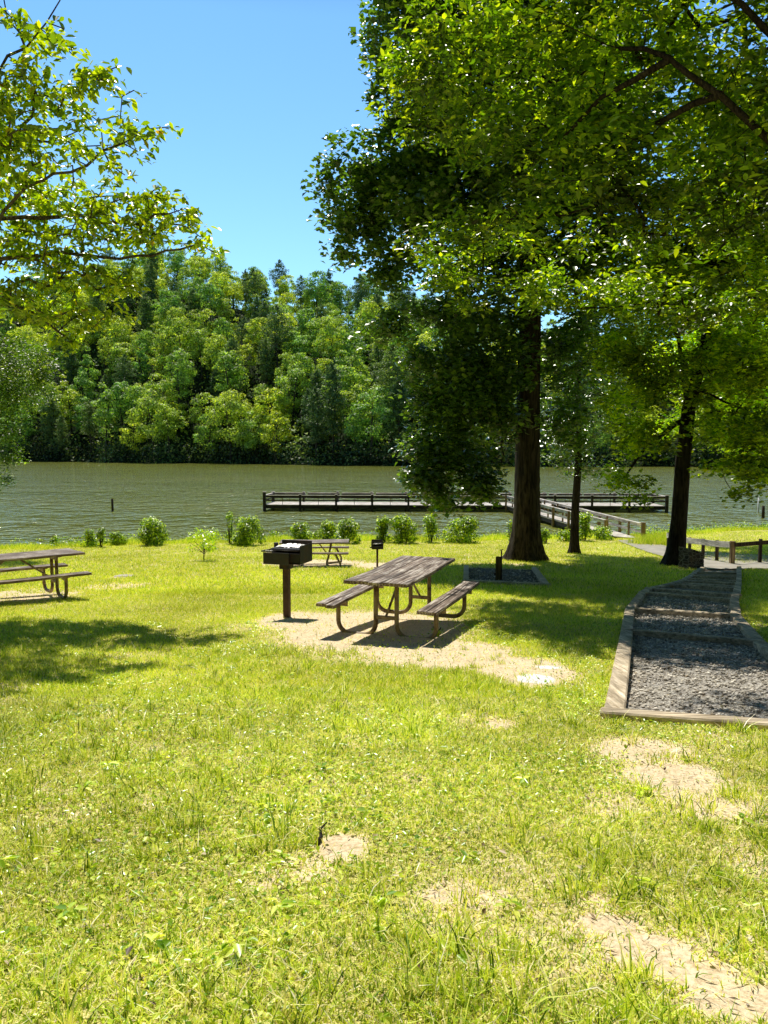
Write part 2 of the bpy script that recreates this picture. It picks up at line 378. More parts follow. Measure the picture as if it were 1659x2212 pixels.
# steps layout: (left, right) points along the timber-edged walk
PL = [G(1303, 1538, .05), G(1341, 1360, .05), G(1350, 1314, .05), G(1379, 1279, .05), G(1396, 1272, .04), G(1440, 1264, .03), G(1468, 1256, .03), G(1486, 1246, .03), G(1496, 1239, .03), G(1514, 1228, .03)]
PR = [Vector((3.44, 4.95, 0)), G(1657, 1389, .05), G(1602, 1331, .05), G(1596, 1297, .05), G(1598, 1288, .04), G(1601, 1276, .03), G(1602, 1263, .03), G(1602, 1251, .03), G(1602, 1240, .03), G(1601, 1228, .03)]
PR[0].z = gz(PR[0].x, PR[0].y)+.05
def inpoly(x, y, P):
    x = np.asarray(x); y = np.asarray(y); c = np.zeros(x.shape, bool); n = len(P); j = n-1
    for i in range(n):
        xi, yi, xj, yj = P[i][0], P[i][1], P[j][0], P[j][1]
        c ^= ((yi > y) != (yj > y)) & (x < (xj-xi)*(y-yi)/(yj-yi+1e-12)+xi); j = i
    return c
STEPS = [(p.x, p.y) for p in PL] + [(p.x, p.y) for p in PR[::-1]]
near_e = [G(1334, 1169), G(1404, 1195), G(1437, 1204), G(1475, 1226), G(1515, 1232), G(1600, 1231), G(1665, 1230)]
far_e = [G(1384, 1166), G(1436, 1180), G(1470, 1190), G(1521, 1210), G(1575, 1219), G(1630, 1218), G(1665, 1217)]
PATH = [(p.x, p.y) for p in near_e] + [(16, near_e[-1].y), (24, near_e[-1].y-.3), (24, far_e[-1].y-.3), (16, far_e[-1].y)] + [(p.x, p.y) for p in far_e[::-1]]
PF = [G(1007, 1259), G(1181, 1267), G(1154, 1230), G(1007, 1225)]        # spigot pad corners
PAD = [(p.x, p.y) for p in PF]

# ------------------------------------------------------------------ ground sheet
def axis(lo, hi, a, b, st, co):
    mid = np.arange(a, b+1e-6, st)
    l = a - np.cumsum(st*co**np.arange(1, 60)); l = l[l > lo][::-1]
    r = b + np.cumsum(st*co**np.arange(1, 60)); r = r[r < hi]
    return np.concatenate([[lo], l, mid, r, [hi]])
xs = axis(-250, 250, -13, 14, .09, 1.18); ys = axis(-80, 120, .8, 38, .09, 1.18)
X, Y = np.meshgrid(xs, ys); Z = terrain(X, Y)
sm = inpoly(X, Y, STEPS) | inpoly(X, Y, PAD)
Z = Z - .04*sm
V = np.stack([X.ravel(), Y.ravel(), Z.ravel()], 1); nx = len(xs); ny = len(ys)
ii = (np.arange(ny-1)[:, None]*nx + np.arange(nx-1)[None]).ravel()
me = np_mesh('ground', V, np.stack([ii, ii+1, ii+nx+1, ii+nx], 1), True)
ca = me.color_attributes.new('soil', 'FLOAT_COLOR', 'POINT')
cd = np.ones((len(V), 4), np.float32); cd[:, 0] = dirt(V[:, 0], V[:, 1]); cd[:, 1] = np.clip(blobmask(ASH, V[:, 0], V[:, 1])*(.5+fbm(V[:, 0], V[:, 1], 5, 31)), 0, 1)
cd[:, 2] = sstep(-.05, .12, V[:, 2])
ca.data.foreach_set('color', cd.ravel())
def ground_mat():
    t = NT('lawn_soil'); tc = t.n('ShaderNodeTexCoord'); at_ = t.n('ShaderNodeVertexColor', layer_name='soil'); P = tc.outputs['Object']
    sp = t.n('ShaderNodeSeparateColor'); t.l(at_.outputs['Color'], sp.inputs[0])
    fine = t.noise(P, 45, 8, .75); med = t.noise(P, 7, 6, .7); speck = t.noise(P, 160, 3, .7)
    vor = t.n('ShaderNodeTexVoronoi'); vor.inputs['Scale'].default_value = 55; t.l(P, vor.inputs['Vector'])
    dirtc = t.ramp(fine, [(.34, (.50, .36, .21)), (.5, (.90, .73, .48)), (.68, (1, .92, .70))])
    dirtc = t.mix(1.0, dirtc, t.ramp(med, [(.3, (.82, .79, .72)), (.7, (1.05, 1.05, 1.04))]), 'MULTIPLY')
    dirtc = t.mix(t.ramp(vor.outputs['Distance'], [(.12, (1, 1, 1)), (.2, (0, 0, 0))]), dirtc, t.ramp(speck, [(.4, (.2, .15, .1)), (.6, (.85, .78, .62))]))
    thatch = t.ramp(fine, [(.36, (.08, .075, .02)), (.48, (.50, .46, .11)), (.62, (.98, .86, .42))])  # dark thatch tones also stand in for deep shadow between blades
    f = t.math('ADD', sp.outputs[0], t.math('MULTIPLY', t.math('SUBTRACT', med, .5), .8))
    c = t.mix(t.ramp(f, [(.2, (0, 0, 0)), (.6, (1, 1, 1))]), thatch, dirtc)
    c = t.mix(t.ramp(t.math('ADD', sp.outputs[1], t.math('MULTIPLY', t.math('SUBTRACT', fine, .5), .9)), [(.4, (0, 0, 0)), (.6, (1, 1, 1))]), c, t.ramp(speck, [(.35, (.4, .39, .37)), (.5, (.98, .97, .94))]))
    c = t.mix(sp.outputs[2], (.12, .09, .05), c)
    t.principled(c, .95, t.bump(t.math('ADD', fine, t.math('MULTIPLY', speck, .4)), .5, .02), .1); return t.m
tag(link('ground', me, ground_mat()), kind='structure')

# ------------------------------------------------------------------ far hillside
CP = np.array([[-400, 640], [0, 606], [180, 590], [330, 568], [430, 578], [500, 590], [600, 606], [650, 618], [720, 632], [800, 645], [900, 665], [1000, 690], [1280, 720], [1659, 760], [2200, 790]], float)
def fshore(x): return np.where(x < 0, 199 - .50*x, 199 - .22*x) + 3*np.sin(x*.11) + 1.6*np.sin(x*.31)
def hill(x, y):
    s = fshore(x); d = y - s
    u = x/np.maximum(y, 1)*FPX + CX
    yc = s + 118
    zc = H0 + (968 - np.interp(u, CP[:, 0], CP[:, 1]))/FPX*yc - 17
    t = d/118
    z = zc*(sstep(-.25, 1.0, np.minimum(t, 1))-.104)/.896 - np.maximum(t-1, 0)*zc*.25
    z = z + 3.5*np.sin(x*.06+1)*sstep(0, 1, t)*np.clip(1-abs(t-.5)*1.2, 0, 1)
    return np.where(d < 2, -1.5+np.clip(d+4, -4, 6)*.32, np.maximum(z, .42))
hx = np.arange(-420, 421, 5.0); hy = np.arange(120, 640, 5.0)
X, Y = np.meshgrid(hx, hy); Z = hill(X, Y); V = np.stack([X.ravel(), Y.ravel(), Z.ravel()], 1); nx = len(hx); ny = len(hy)
ii = (np.arange(ny-1)[:, None]*nx + np.arange(nx-1)[None]).ravel()
t = NT('forest_floor'); tc = t.n('ShaderNodeTexCoord')
t.principled(t.ramp(t.noise(tc.outputs['Object'], .6, 5), [(.3, (.012, .02, .01)), (.7, (.03, .045, .018))]), .95, None, .05)
tag(link('hillside', np_mesh('hillside', V, np.stack([ii, ii+1, ii+nx+1, ii+nx], 1), True), t.m), kind='structure')

# unseen wooded slopes added around the lawn to cut skylight and deepen shadows
ta = np.radians(np.arange(-228, 49, 3.0)); rr0 = np.array([62, 75, 90, 105, 125, 150, 190, 260.])
hh0 = np.array([-.04, .10, .30, .48, .62, .66, .6, .45])
TA, RR = np.meshgrid(ta, rr0); HF = np.repeat(hh0[:, None], len(ta), 1)
RX = RR*np.cos(TA)*(1+.6*np.clip(np.abs(np.cos(TA)), 0, 1)); RY = RR*np.sin(TA)
HZ = HF*RR*(.75+.5*fbm(RX, RY, .03, 90, 3)) + 5 + 5*fbm(RX, RY, .14, 92, 3)*(HF > 0)
V = np.stack([RX.ravel(), RY.ravel(), HZ.ravel()], 1); nx = len(ta); ny = len(rr0)
ii = (np.arange(ny-1)[:, None]*nx + np.arange(nx-1)[None]).ravel()
t = NT('sky_blocker_woods'); tc = t.n('ShaderNodeTexCoord'); nz_ = t.noise(tc.outputs['Object'], .35, 8, .75)
t.principled(t.ramp(nz_, [(.35, (.012, .02, .008)), (.65, (.08, .13, .03))]), .95, t.bump(nz_, 1, 3), .05)
tag(link('unseen_sky_blocker', np_mesh('unseen_sky_blocker', V, np.stack([ii, ii+1, ii+nx+1, ii+nx], 1), True), t.m), kind='structure')

# ------------------------------------------------------------------ water
def water_mat():
    t = NT('lake_water'); tc = t.n('ShaderNodeTexCoord'); P = tc.outputs['Object']
    w1 = t.noise(t.map(P, (.62, .55, 1)), 1, 2, .55, .6); w2 = t.noise(t.map(P, (2.0, 1.7, 1), (5, 2, 0)), 1, 2, .6, .3); w3 = t.noise(t.map(P, (.05, .09, 1)), 1, 3)
    h = t.math('ADD', w1, t.math('MULTIPLY', w2, .35))
    calm = t.ramp(w3, [(.38, (.6, .6, .6)), (.62, (1, 1, 1))])
    h = t.math('MULTIPLY', h, calm)
    deep = t.ramp(t.noise(t.map(P, (.02, .06, 1)), 1, 3), [(.3, (.19, .22, .04)), (.7, (.26, .275, .06))])
    p = t.principled(deep, .05, t.bump(h, 1.0, .62), .5); p.inputs['IOR'].default_value = 1.36
    return t.m
me = np_mesh('lake', [(-600, 20, 0), (600, 20, 0), (600, 420, 0), (-600, 420, 0)], [[0, 1, 2, 3]])
tag(link('lake', me, water_mat()), kind='structure')

# ------------------------------------------------------------------ foliage primitives
def leaves(P, N, D, L, Wd, fold=.25, hexa=False):
    """P centres, N normals, D direction of the leaf tip; sizes L, Wd arrays -> V, F"""
    n = len(P)
    N = N/np.linalg.norm(N, axis=1, keepdims=True); D = D - N*np.sum(D*N, 1, keepdims=True); D /= np.linalg.norm(D, axis=1, keepdims=True)+1e-9
    S = np.cross(N, D); L = L[:, None]; Wd = Wd[:, None]
    if not hexa:
        V = np.stack([P - D*L*.5, P + S*Wd*.5 + N*fold*Wd*.5 - D*L*.05, P + D*L*.5 - N*L*.08, P - S*Wd*.5 + N*fold*Wd*.5 - D*L*.05], 1).reshape(-1, 3)
        b = np.arange(n)[:, None]*4
        F = np.concatenate([b+[0, 1, 2], b+[0, 2, 3]], 1).reshape(-1, 3)
        return V, F
    V = np.stack([P - D*L*.5, P + S*Wd*.42 + N*fold*Wd*.5 - D*L*.2, P + S*Wd*.42 + N*fold*Wd*.4 + D*L*.15 - N*L*.03, P + D*L*.55 - N*L*.16,
                  P - S*Wd*.42 + N*fold*Wd*.4 + D*L*.15 - N*L*.03, P - S*Wd*.42 + N*fold*Wd*.5 - D*L*.2], 1).reshape(-1, 3)
    b = np.arange(n)[:, None]*6
    F = np.concatenate([b+[0, 1, 2], b+[0, 2, 3], b+[0, 3, 4], b+[0, 4, 5]], 1).reshape(-1, 3)
    return V, F
def rdir(n, r=rng):
    v = r.normal(size=(n, 3)); return v/np.linalg.norm(v, axis=1, keepdims=True)

# ------------------------------------------------------------------ near trees: grow limbs to fill a crown
LIMB = []
def grow(trunk, clusters, step=.45, seed=1, limbs=()):
    LIMB.clear()
    """trunk: list of (Vector, radius); clusters (k,3). returns node positions, parent index, cluster node index"""
    r = np.random.default_rng(seed)
    pos = []; par = []
    def add_line(pts, start):
        p = start
        for q in pts: pos.append(np.array(q, float)); par.append(p); p = len(pos)-1
        return p
    tp = []
    for a, b in zip(trunk[:-1], trunk[1:]):
        n = max(1, int((Vector(b)-Vector(a)).length/step))
        for i in range(n): tp.append(Vector(a).lerp(Vector(b), i/n))
    tp.append(Vector(trunk[-1])); add_line(tp, -1); nt = len(pos)
    lows = int(nt*.2)
    for lb in limbs:
        A = np.array(pos); j = int(np.argmin(np.linalg.norm(A[lows:]-np.array(lb[0]), axis=1)))+lows
        lp = []
        for a, b in zip(lb[:-1], lb[1:]):
            n = max(1, int((Vector(b)-Vector(a)).length/step))
            for i in range(n): lp.append(Vector(a).lerp(Vector(b), i/n) + Vector(r.normal(size=3)*.03))
        lp.append(Vector(lb[-1])); LIMB.append((len(pos), len(lp))); add_line(lp, j)
    axisp = np.array([tuple(p) for p in tp])
    dist = np.array([np.min(np.linalg.norm(axisp-c, axis=1)) for c in clusters])
    cn = []
    for k in np.argsort(dist):
        c = clusters[k]; A = np.array(pos); dv = c - A; d = np.linalg.norm(dv, axis=1)
        cost = d + np.where(dv[:, 2] < 0, .35*np.abs(dv[:, 2]), 0); cost[:lows] += 50
        j = int(np.argmin(cost)); n = max(1, int(d[j]/step)); a = A[j]; pts = []
        side = r.normal(size=3)*.10*d[j]; side[2] = abs(side[2])*.8
        for i in range(1, n+1):
            t = i/n; pts.append(a + (c-a)*t + side*math.sin(PI*t) + r.normal(size=3)*.02)
        cn.append(add_line(pts, j))
    return np.array(pos), np.array(par), np.array(cn), nt
def tree_radii(pos, par, nt, trad, rtip=.006, pw=2.3, cap=.6):
    n = len(pos); acc = np.zeros(n)
    kids = np.zeros(n, int); 
    for i in range(n):
        if par[i] >= 0: kids[par[i]] += 1
    for i in range(n-1, -1, -1):
        if kids[i] == 0: acc[i] = rtip**pw
        if par[i] >= 0: acc[par[i]] += acc[i] + (rtip*.15)**pw
    rad = acc**(1/pw)
    z = np.linspace(0, 1, nt); tr = np.interp(z, [a for a, _ in trad], [b for _, b in trad])
    rad[nt:] = np.minimum(rad[nt:], cap*tr.max()*.5); rad[:nt] = tr
    return rad
def limb_mesh(name, pos, par, rad, n=6, rmin=0):
    idx = [i for i in range(len(pos)) if par[i] >= 0 and rad[i] > rmin]
    a = pos[par[idx]]; b = pos[idx]; ra = np.minimum(rad[par[idx]], rad[idx]*1.35)[:, None, None]; rb = rad[idx][:, None, None]
    d = b-a; d /= np.linalg.norm(d, axis=1, keepdims=True)+1e-9
    ref = np.where(np.abs(d[:, 2:3]) < .9, np.array([[0, 0, 1.]]), np.array([[1., 0, 0]])); s = np.cross(d, ref); s /= np.linalg.norm(s, axis=1, keepdims=True); u = np.cross(s, d)
    th = np.arange(n)*2*PI/n; ct = np.cos(th)[None, :, None]; st = np.sin(th)[None, :, None]
    ring = s[:, None]*ct + u[:, None]*st; ex = d[:, None]
    V = np.concatenate([a[:, None]+ring*ra - ex*ra*.3, b[:, None]+ring*rb + ex*rb*.3], 1).reshape(-1, 3)
    m = len(idx); base = (np.arange(m)*2*n)[:, None, None]; k = np.arange(n)
    F = (base + np.stack([k, (k+1) % n, (k+1) % n+n, k+n], 1)[None]).reshape(-1, 4)
    return np_mesh(name, V, F, True)
def trunk_mesh(name, pts, rads, flare=None, n=28, seed=0, lobes=5, rough=.03):
    """tapered trunk with an uneven section and a root flare"""
    r = random.Random(seed); ph = [r.uniform(0, 6) for _ in range(4)]
    P = [Vector(p) for p in pts]; bm = bmesh.new(); rings = []
    L = [0]; 
    for a, b in zip(P[:-1], P[1:]): L.append(L[-1]+(b-a).length)
    m = max(12, int(L[-1]/.14)); m = min(m, 110)
    for i in range(m+1):
        s = L[-1]*(i/m)**1.25; k = max(j for j in range(len(L)) if L[j] <= s+1e-9); k = min(k, len(P)-2)
        t = (s-L[k])/(L[k+1]-L[k]); p = P[k].lerp(P[k+1], t); rad = rads[k]*(1-t)+rads[k+1]*t
        fl = flare[0]*math.exp(-s/flare[1]) if flare else 0
        ring = []
        for j in range(n):
            th = 2*PI*j/n
            lob = .5+.5*math.cos(lobes*th+ph[0]+.4*math.sin(th+ph[1]))
            rr = rad*(1+.06*math.sin(3*th+ph[2]+s*.35)+.03*math.sin(7*th+ph[3]-s*.5)+r.uniform(-rough, rough)) + fl*(.45+.75*lob)
            ring.append(bm.verts.new((p.x+rr*math.cos(th), p.y+rr*math.sin(th), p.z-(.05 if i == 0 else 0))))
        rings.append(ring)
    for a, b in zip(rings[:-1], rings[1:]):
        for j in range(n):
            f = bm.faces.new((a[j], a[(j+1) % n], b[(j+1) % n], b[j])); f.smooth = True
    bm.faces.new(rings[-1])
    me = bpy.data.meshes.new(name); bm.to_mesh(me); bm.free(); return me
def crown_points(blobs, dens, seed):
    """blobs: (x,y,z,rx,ry,rz,weight)"""
    r = np.random.default_rng(seed); out = []
    for x, y, z, rx, ry, rz, w in blobs:
        n = max(2, int(dens*w*(rx*ry*rz)**(2/3)))
        v = rdir(n, r)*(r.random((n, 1))**.42)
        out.append(np.array([x, y, z]) + v*[rx, ry, rz])
    return np.concatenate(out)
def cluster_leaves(C, per, rad, size, seed, flat=.6, droop=.25, asp=.6, hexa=False, up=1.0, hang=0.0, tilt=.75):
    r = np.random.default_rng(seed); k = len(C)
    cnt = r.poisson(per*(.5+r.random(k))); idx = np.repeat(np.arange(k), cnt); n = len(idx)
    off = rdir(n, r)*(r.random((n, 1))**.5)*rad*(.7+.6*r.random((k, 1))[idx]); off[:, 2] *= flat
    P = C[idx]+off; P[:, 2] -= droop*(off[:, 0]**2+off[:, 1]**2)/rad
    N = r.normal(size=(n, 3))*tilt; N[:, 2] = np.abs(N[:, 2])+up
    D = off.copy(); D[:, 2] = 0; D += r.normal(size=(n, 3))*.5*rad; D[:, 2] -= hang*rad
    s = size*(.45+.95*r.random(n))
    return leaves(P, N, D, s, s*asp, .25, hexa)

def build_tree(name, label, cat, base, tpts, trads, blobs, dens, per, crad, lsize, leafm, barkm, seed, flare=None, limbs=(), mesh_kw={}, rtip=.006, cap=.5, tip_at=1.0, lobes=5, step=.45, limb_r=.09):
    C = crown_points(blobs, dens, seed)
    tr = [Vector(p) for p in tpts]
    pos, par, cn, nt = grow(tr, C, step, seed, limbs)
    tl = np.linspace(0, 1, len(trads)); rad = tree_radii(pos, par, nt, list(zip(tl, trads)), rtip, 2.3, cap)
    for q_, (a_, n_) in enumerate(LIMB):
        rad[a_:a_+n_] = np.maximum(rad[a_:a_+n_], np.linspace(limb_r, limb_r*.3, n_)*(1 if q_ < 2 else .55))
    root = thing(name, label, cat, base)
    off = np.array(base)
    tm = trunk_mesh('trunk', [Vector(p)-Vector(base) for p in tpts], trads, flare, seed=seed, lobes=lobes)
    link('trunk', tm, barkm, root)
    r2 = rad.copy(); r2[:nt] *= .6
    link('branches', limb_mesh('branches', pos-off, par, r2), barkm, root)
    V, F = cluster_leaves(C-off, per, crad, lsize, seed+1, **mesh_kw)
    link('crown', np_mesh('crown', V, F), leafm, root)
    return root
def B(px, py, Y, rx, ry, rz, w=1.0):
    p = at(px, py, Y); return (p.x, p.y, p.z, rx, ry, rz, w)

# --- big tulip poplar behind the tables
b = G(1137, 1210); A0 = Vector((b.x, b.y, gz(b.x, b.y)))
Ya = A0.y
tp = [A0, at(1139, 1100, Ya), at(1140, 900, Ya), at(1144, 700, Ya), at(1146, 450, Ya), at(1150, 200, Ya), at(1152, -60, Ya), at(1150, -250, Ya)]
blobs = [B(890, 60, Ya+.5, 1.6, 2, 1.8), B(980, -40, Ya, 2.2, 2.5, 2), B(900, 200, Ya, 1.5, 2, 1.4), B(950, 330, Ya, 1.9, 2.2, 1.8),
         B(780, 370, Ya, 1.4, 1.6, 1.1), B(745, 430, Ya-.3, .9, 1.2, .8), B(800, 490, Ya, 1.1, 1.2, .75), B(750, 530, Ya-.3, .45, .8, .5), B(880, 420, Ya, 1.4, 2, 1.3),
         B(860, 570, Ya, 1.0, 1.2, .8), B(810, 595, Ya-.2, .6, .8, .35), B(830, 700, Ya-.5, .75, 1.1, .6), B(885, 765, Ya-.5, .7, 1.0, .5), B(930, 660, Ya, 1.2, 1.5, .9, .7),
         B(965, 880, Ya-.9, .9, 1.2, .8, 1.2), B(915, 970, Ya-1.2, .7, 1.0, .6), B(915, 1045, Ya-1.3, .5, .8, .4), B(1030, 1060, Ya-1.3, .7, .9, .4, 1.3), B(1040, 840, Ya-1, 1.3, 1.5, 1.2, 1.3), B(960, 830, Ya-.8, 1.2, 1.5, .9, 1.3), B(1040, 760, Ya-.5, 1.6, 2, 1.4), B(960, 960, Ya-1, 1.2, 1.3, .9), B(930, 1030, Ya-1.3, .9, 1.1, .7), B(1010, 1010, Ya-1.2, 1.0, 1.2, .8), B(960, 1080, Ya-1.4, .5, .8, .3), B(1060, 900, Ya-.8, 1.2, 1.5, 1.2),
         B(1060, 600, Ya, 2.2, 2.5, 2, .9), B(1030, 450, Ya, 2.4, 3, 2), B(1120, 300, Ya, 3, 3.5, 3), B(1100, 60, Ya, 3.4, 3.5, 3),
         B(1230, 560, Ya+.5, 1.6, 2.2, 1.6), B(1220, 760, Ya+.6, 1.3, 1.6, 1.5), B(1230, 900, Ya+.5, .9, 1.2, 1.1), B(1280, 400, Ya, 2.4, 3, 2.4), B(1300, 150, Ya, 2.6, 3, 2.6)]
build_tree('tulip_poplar', 'tall dark tree with the thickest furrowed trunk, behind the wooden tap post', 'tree', A0,
           tp, [.44, .41, .38, .35, .31, .26, .2, .12], blobs, 18, 66, .62, .19, M['leaf_tulip'], M['bark_big'], 11, (.34, .55),
           limbs=[(at(1144, 560, Ya), at(1000, 520, Ya), at(880, 455, Ya), at(790, 430, Ya)), (at(1140, 880, Ya), at(1060, 900, Ya-.6), at(980, 930, Ya-1)), (at(1146, 350, Ya), at(1010, 230, Ya), at(920, 130, Ya))],
           mesh_kw=dict(flat=.75, asp=.85, tilt=.8), cap=.6, rtip=.007, lobes=6, limb_r=.13)

# --- slim tree right of it
b = G(1241, 1196); C0 = Vector((b.x, b.y, gz(b.x, b.y))); Yc = C0.y
build_tree('slim_tree', 'slim thin-trunked tree in front of the gangway', 'tree', C0,
           [C0, at(1243, 1100, Yc), at(1250, 1000, Yc), at(1248, 880, Yc), at(1252, 760, Yc), at(1255, 640, Yc)], [.17, .14, .125, .10, .07, .04],
           [B(1230, 960, Yc, 1.0, 1.2, .9), B(1270, 1010, Yc, .9, 1, .45, .7), B(1200, 880, Yc, .9, 1.2, 1.1), B(1290, 880, Yc, 1.0, 1.2, 1.2), B(1245, 760, Yc, 1.3, 1.5, 1.4), B(1255, 640, Yc, 1.1, 1.3, 1.3)],
           22, 52, .5, .15, M['leaf_tulip'], M['bark'], 23, (.1, .2), mesh_kw=dict(flat=.7, asp=.6), rtip=.006)

# --- leaning maple at the foot of the steps
b = G(1456, 1221); D0 = Vector((b.x, b.y, gz(b.x, b.y))); Yd = D0.y
build_tree('maple_tree', 'leaning forked tree beside the stone block at the foot of the steps', 'tree', D0,
           [D0, at(1466, 1120, Yd), at(1474, 1000, Yd), at(1488, 880, Yd), at(1524, 745, Yd), at(1540, 600, Yd), at(1552, 420, Yd), at(1560, 240, Yd)], [.27, .235, .22, .2, .15, .12, .09, .05],
           [B(1430, 640, Yd-.5, 1.5, 2, 1.4), B(1350, 600, Yd, 1.3, 2, 1.3), B(1560, 600, Yd, 2, 2.4, 1.8), B(1640, 500, Yd, 2, 2.4, 2), B(1480, 480, Yd, 2.2, 2.4, 1.8), B(1590, 320, Yd, 2.4, 2.6, 2.2),
            B(1330, 760, Yd-.5, .9, 1.5, .8, .8), B(1350, 870, Yd-.8, .8, 1.4, .8, .7), B(1400, 800, Yd-.8, 1.1, 1.6, .8), B(1390, 950, Yd-1, .75, 1.2, .5, .9), B(1350, 1035, Yd-1, .5, .8, .28), B(1385, 1075, Yd-1, .28, .5, .13),
            B(1550, 800, Yd-.5, 1.4, 2, 1.1), B(1640, 760, Yd-.5, 1.3, 2, 1.3), B(1560, 930, Yd-1, .9, 1.3, .6), B(1640, 920, Yd-1, 1.1, 1.4, .8), B(1600, 1010, Yd-1.2, .9, 1.1, .4), B(1600, 1065, Yd-1.2, .42, .6, .14), B(1655, 1020, Yd-1.2, .8, 1, .5)],
           38, 56, .52, .15, M['leaf_maple'], M['bark'], 31, (.16, .3), limbs=[(at(1488, 870, Yd), at(1468, 730, Yd), at(1425, 672, Yd), at(1370, 620, Yd)), (at(1485, 900, Yd), at(1400, 960, Yd-.7), at(1350, 1030, Yd-1)), (at(1500, 840, Yd), at(1600, 880, Yd-.6), at(1640, 960, Yd-1))],
           mesh_kw=dict(flat=.6, asp=.75), rtip=.006)

L0 = Vector((17.6, 31, gz(17.6, 31)))
build_tree('lakeside_tree', 'bright-leaved tree behind the leaning tree at the right edge, above the fence', 'tree', L0,
           [L0, L0+Vector((-.2, 0, 3)), L0+Vector((-.6, 0, 6)), L0+Vector((-1, 0, 10)), L0+Vector((-1, 0, 13))], [.25, .22, .18, .12, .05],
           [B(1500, 760, 31, 1.8, 2, 1.1), B(1600, 700, 31, 2.2, 2.4, 1.6), B(1560, 860, 30.5, 1.8, 2, .9), B(1650, 880, 30.5, 1.6, 2, .9), B(1430, 820, 31, 1.2, 1.6, .7), B(1420, 930, 31, .9, 1.3, .5), B(1630, 960, 30.5, 1.2, 1.6, .5), B(1740, 800, 31, 2.4, 2.6, 2), B(1560, 700, 35, 2.2, 2, 1.5), B(1640, 780, 35, 2.2, 2, 1.5), B(1480, 790, 35, 1.8, 2, 1), B(1700, 700, 37, 2.4, 2.4, 1.6), B(1620, 560, 31, 2.4, 2.6, 2), B(1800, 600, 31, 2.6, 2.6, 2.2), B(1480, 640, 31, 1.8, 2, 1.3)],
           20, 40, .6, .17, M['leaf_bright'], M['bark'], 37, (.1, .3), mesh_kw=dict(flat=.6, asp=.75), rtip=.006)

# --- near overhanging tree at the right, trunk outside the frame
E0 = Vector((10.2, 14.3, gz(10.2, 14.3)))
Yb = 15.0
build_tree('overhanging_tree', 'nearest tree reaching in from the upper right, shiny leaves on a thick dark limb', 'tree', E0,
           [E0, E0+Vector((-.1, 0, 3)), E0+Vector((-.5, -.2, 6)), E0+Vector((-1.0, -.3, 9)), E0+Vector((-2, 0, 12)), E0+Vector((-3, .3, 15))], [.42, .36, .33, .28, .2, .12],
           [B(900, 130, Yb+1.5, .8, 1.6, .8), B(880, 230, Yb+1.5, .6, 1.4, .4), B(980, 40, Yb+1.5, 1.2, 1.8, .9), B(1000, 220, Yb+1, 1.2, 1.8, .7), B(1090, 330, Yb, 1.2, 1.6, .6), B(1100, 120, Yb-.2, 1.5, 1.6, 1.1),
            B(960, 520, Yb+1.5, .9, 1.3, .45), B(1060, 480, Yb+.8, 1.1, 1.5, .5), B(930, 590, Yb+1.5, .5, .9, .3), B(1000, 600, Yb+1.5, .7, 1.1, .3), B(1000, 670, Yb+1.5, .4, .7, .18), B(1200, 470, Yb-.8, 1.4, 1.5, .7), B(1240, 300, Yb-1.2, 1.7, 1.5, .8), B(1260, 100, Yb-1, 1.8, 1.8, 1.2),
            B(1430, 60, Yb-1.2, 1.8, 1.9, 1), B(1400, 300, Yb-1.2, 1.6, 1.7, .8), B(1450, 470, Yb-1, 1.6, 1.6, .6), B(1600, 180, Yb-1.5, 1.4, 1.8, .9), B(1620, 420, Yb-1.5, 1.4, 1.8, .8), B(1330, 620, Yb+.5, 1.2, 1.5, .5), B(1190, 620, Yb+1.2, 1.0, 1.4, .4), B(1170, 630, Yb+1.2, .7, 1, .25), B(1480, 660, Yb, 1.1, 1.4, .45, .7), B(1590, 640, Yb-.8, 1.1, 1.4, .5, .7),
            B(1200, -120, 13.5, 1.3, 1.4, .7, .35), B(1350, -250, 12.8, 1.4, 1.4, .7, .5), B(1520, -420, 11.4, 1.5, 1.5, .6, .8), B(1130, -320, 12.4, 1.0, 1.1, .5, .7), B(1500, -150, 13, 1.6, 1.6, .8), B(1650, -300, 12, 1.6, 1.6, .8),
            B(1760, 300, Yb-2.2, 1.6, 2.2, 1.2), B(1800, 100, Yb-3, 2, 2.5, 1.2), B(1950, 200, Yb-4, 2, 2.5, 1.2)],
           24, 38, .5, .155, M['leaf_near'], M['bark'], 47, (.2, .4),
           limbs=[(E0+Vector((-.5, -.2, 5.5)), at(1690, 330, 11.9), at(1560, 205, 11.9), at(1440, 125, 12.2), at(1340, 105, 12.8)), (E0+Vector((-.9, -.2, 8)), at(1700, 110, 12), at(1600, 10, 12), at(1480, -60, 12.5)), (at(1450, 130, 12.2), at(1300, 210, 13), at(1220, 300, 13.5), at(1215, 380, 13.8)), (at(1560, 205, 11.9), at(1440, 250, 12.8), at(1330, 330, 15.2))],
           mesh_kw=dict(flat=.5, asp=.5, hexa=True, tilt=.7, hang=.3), rtip=.006, cap=.75, limb_r=.105)

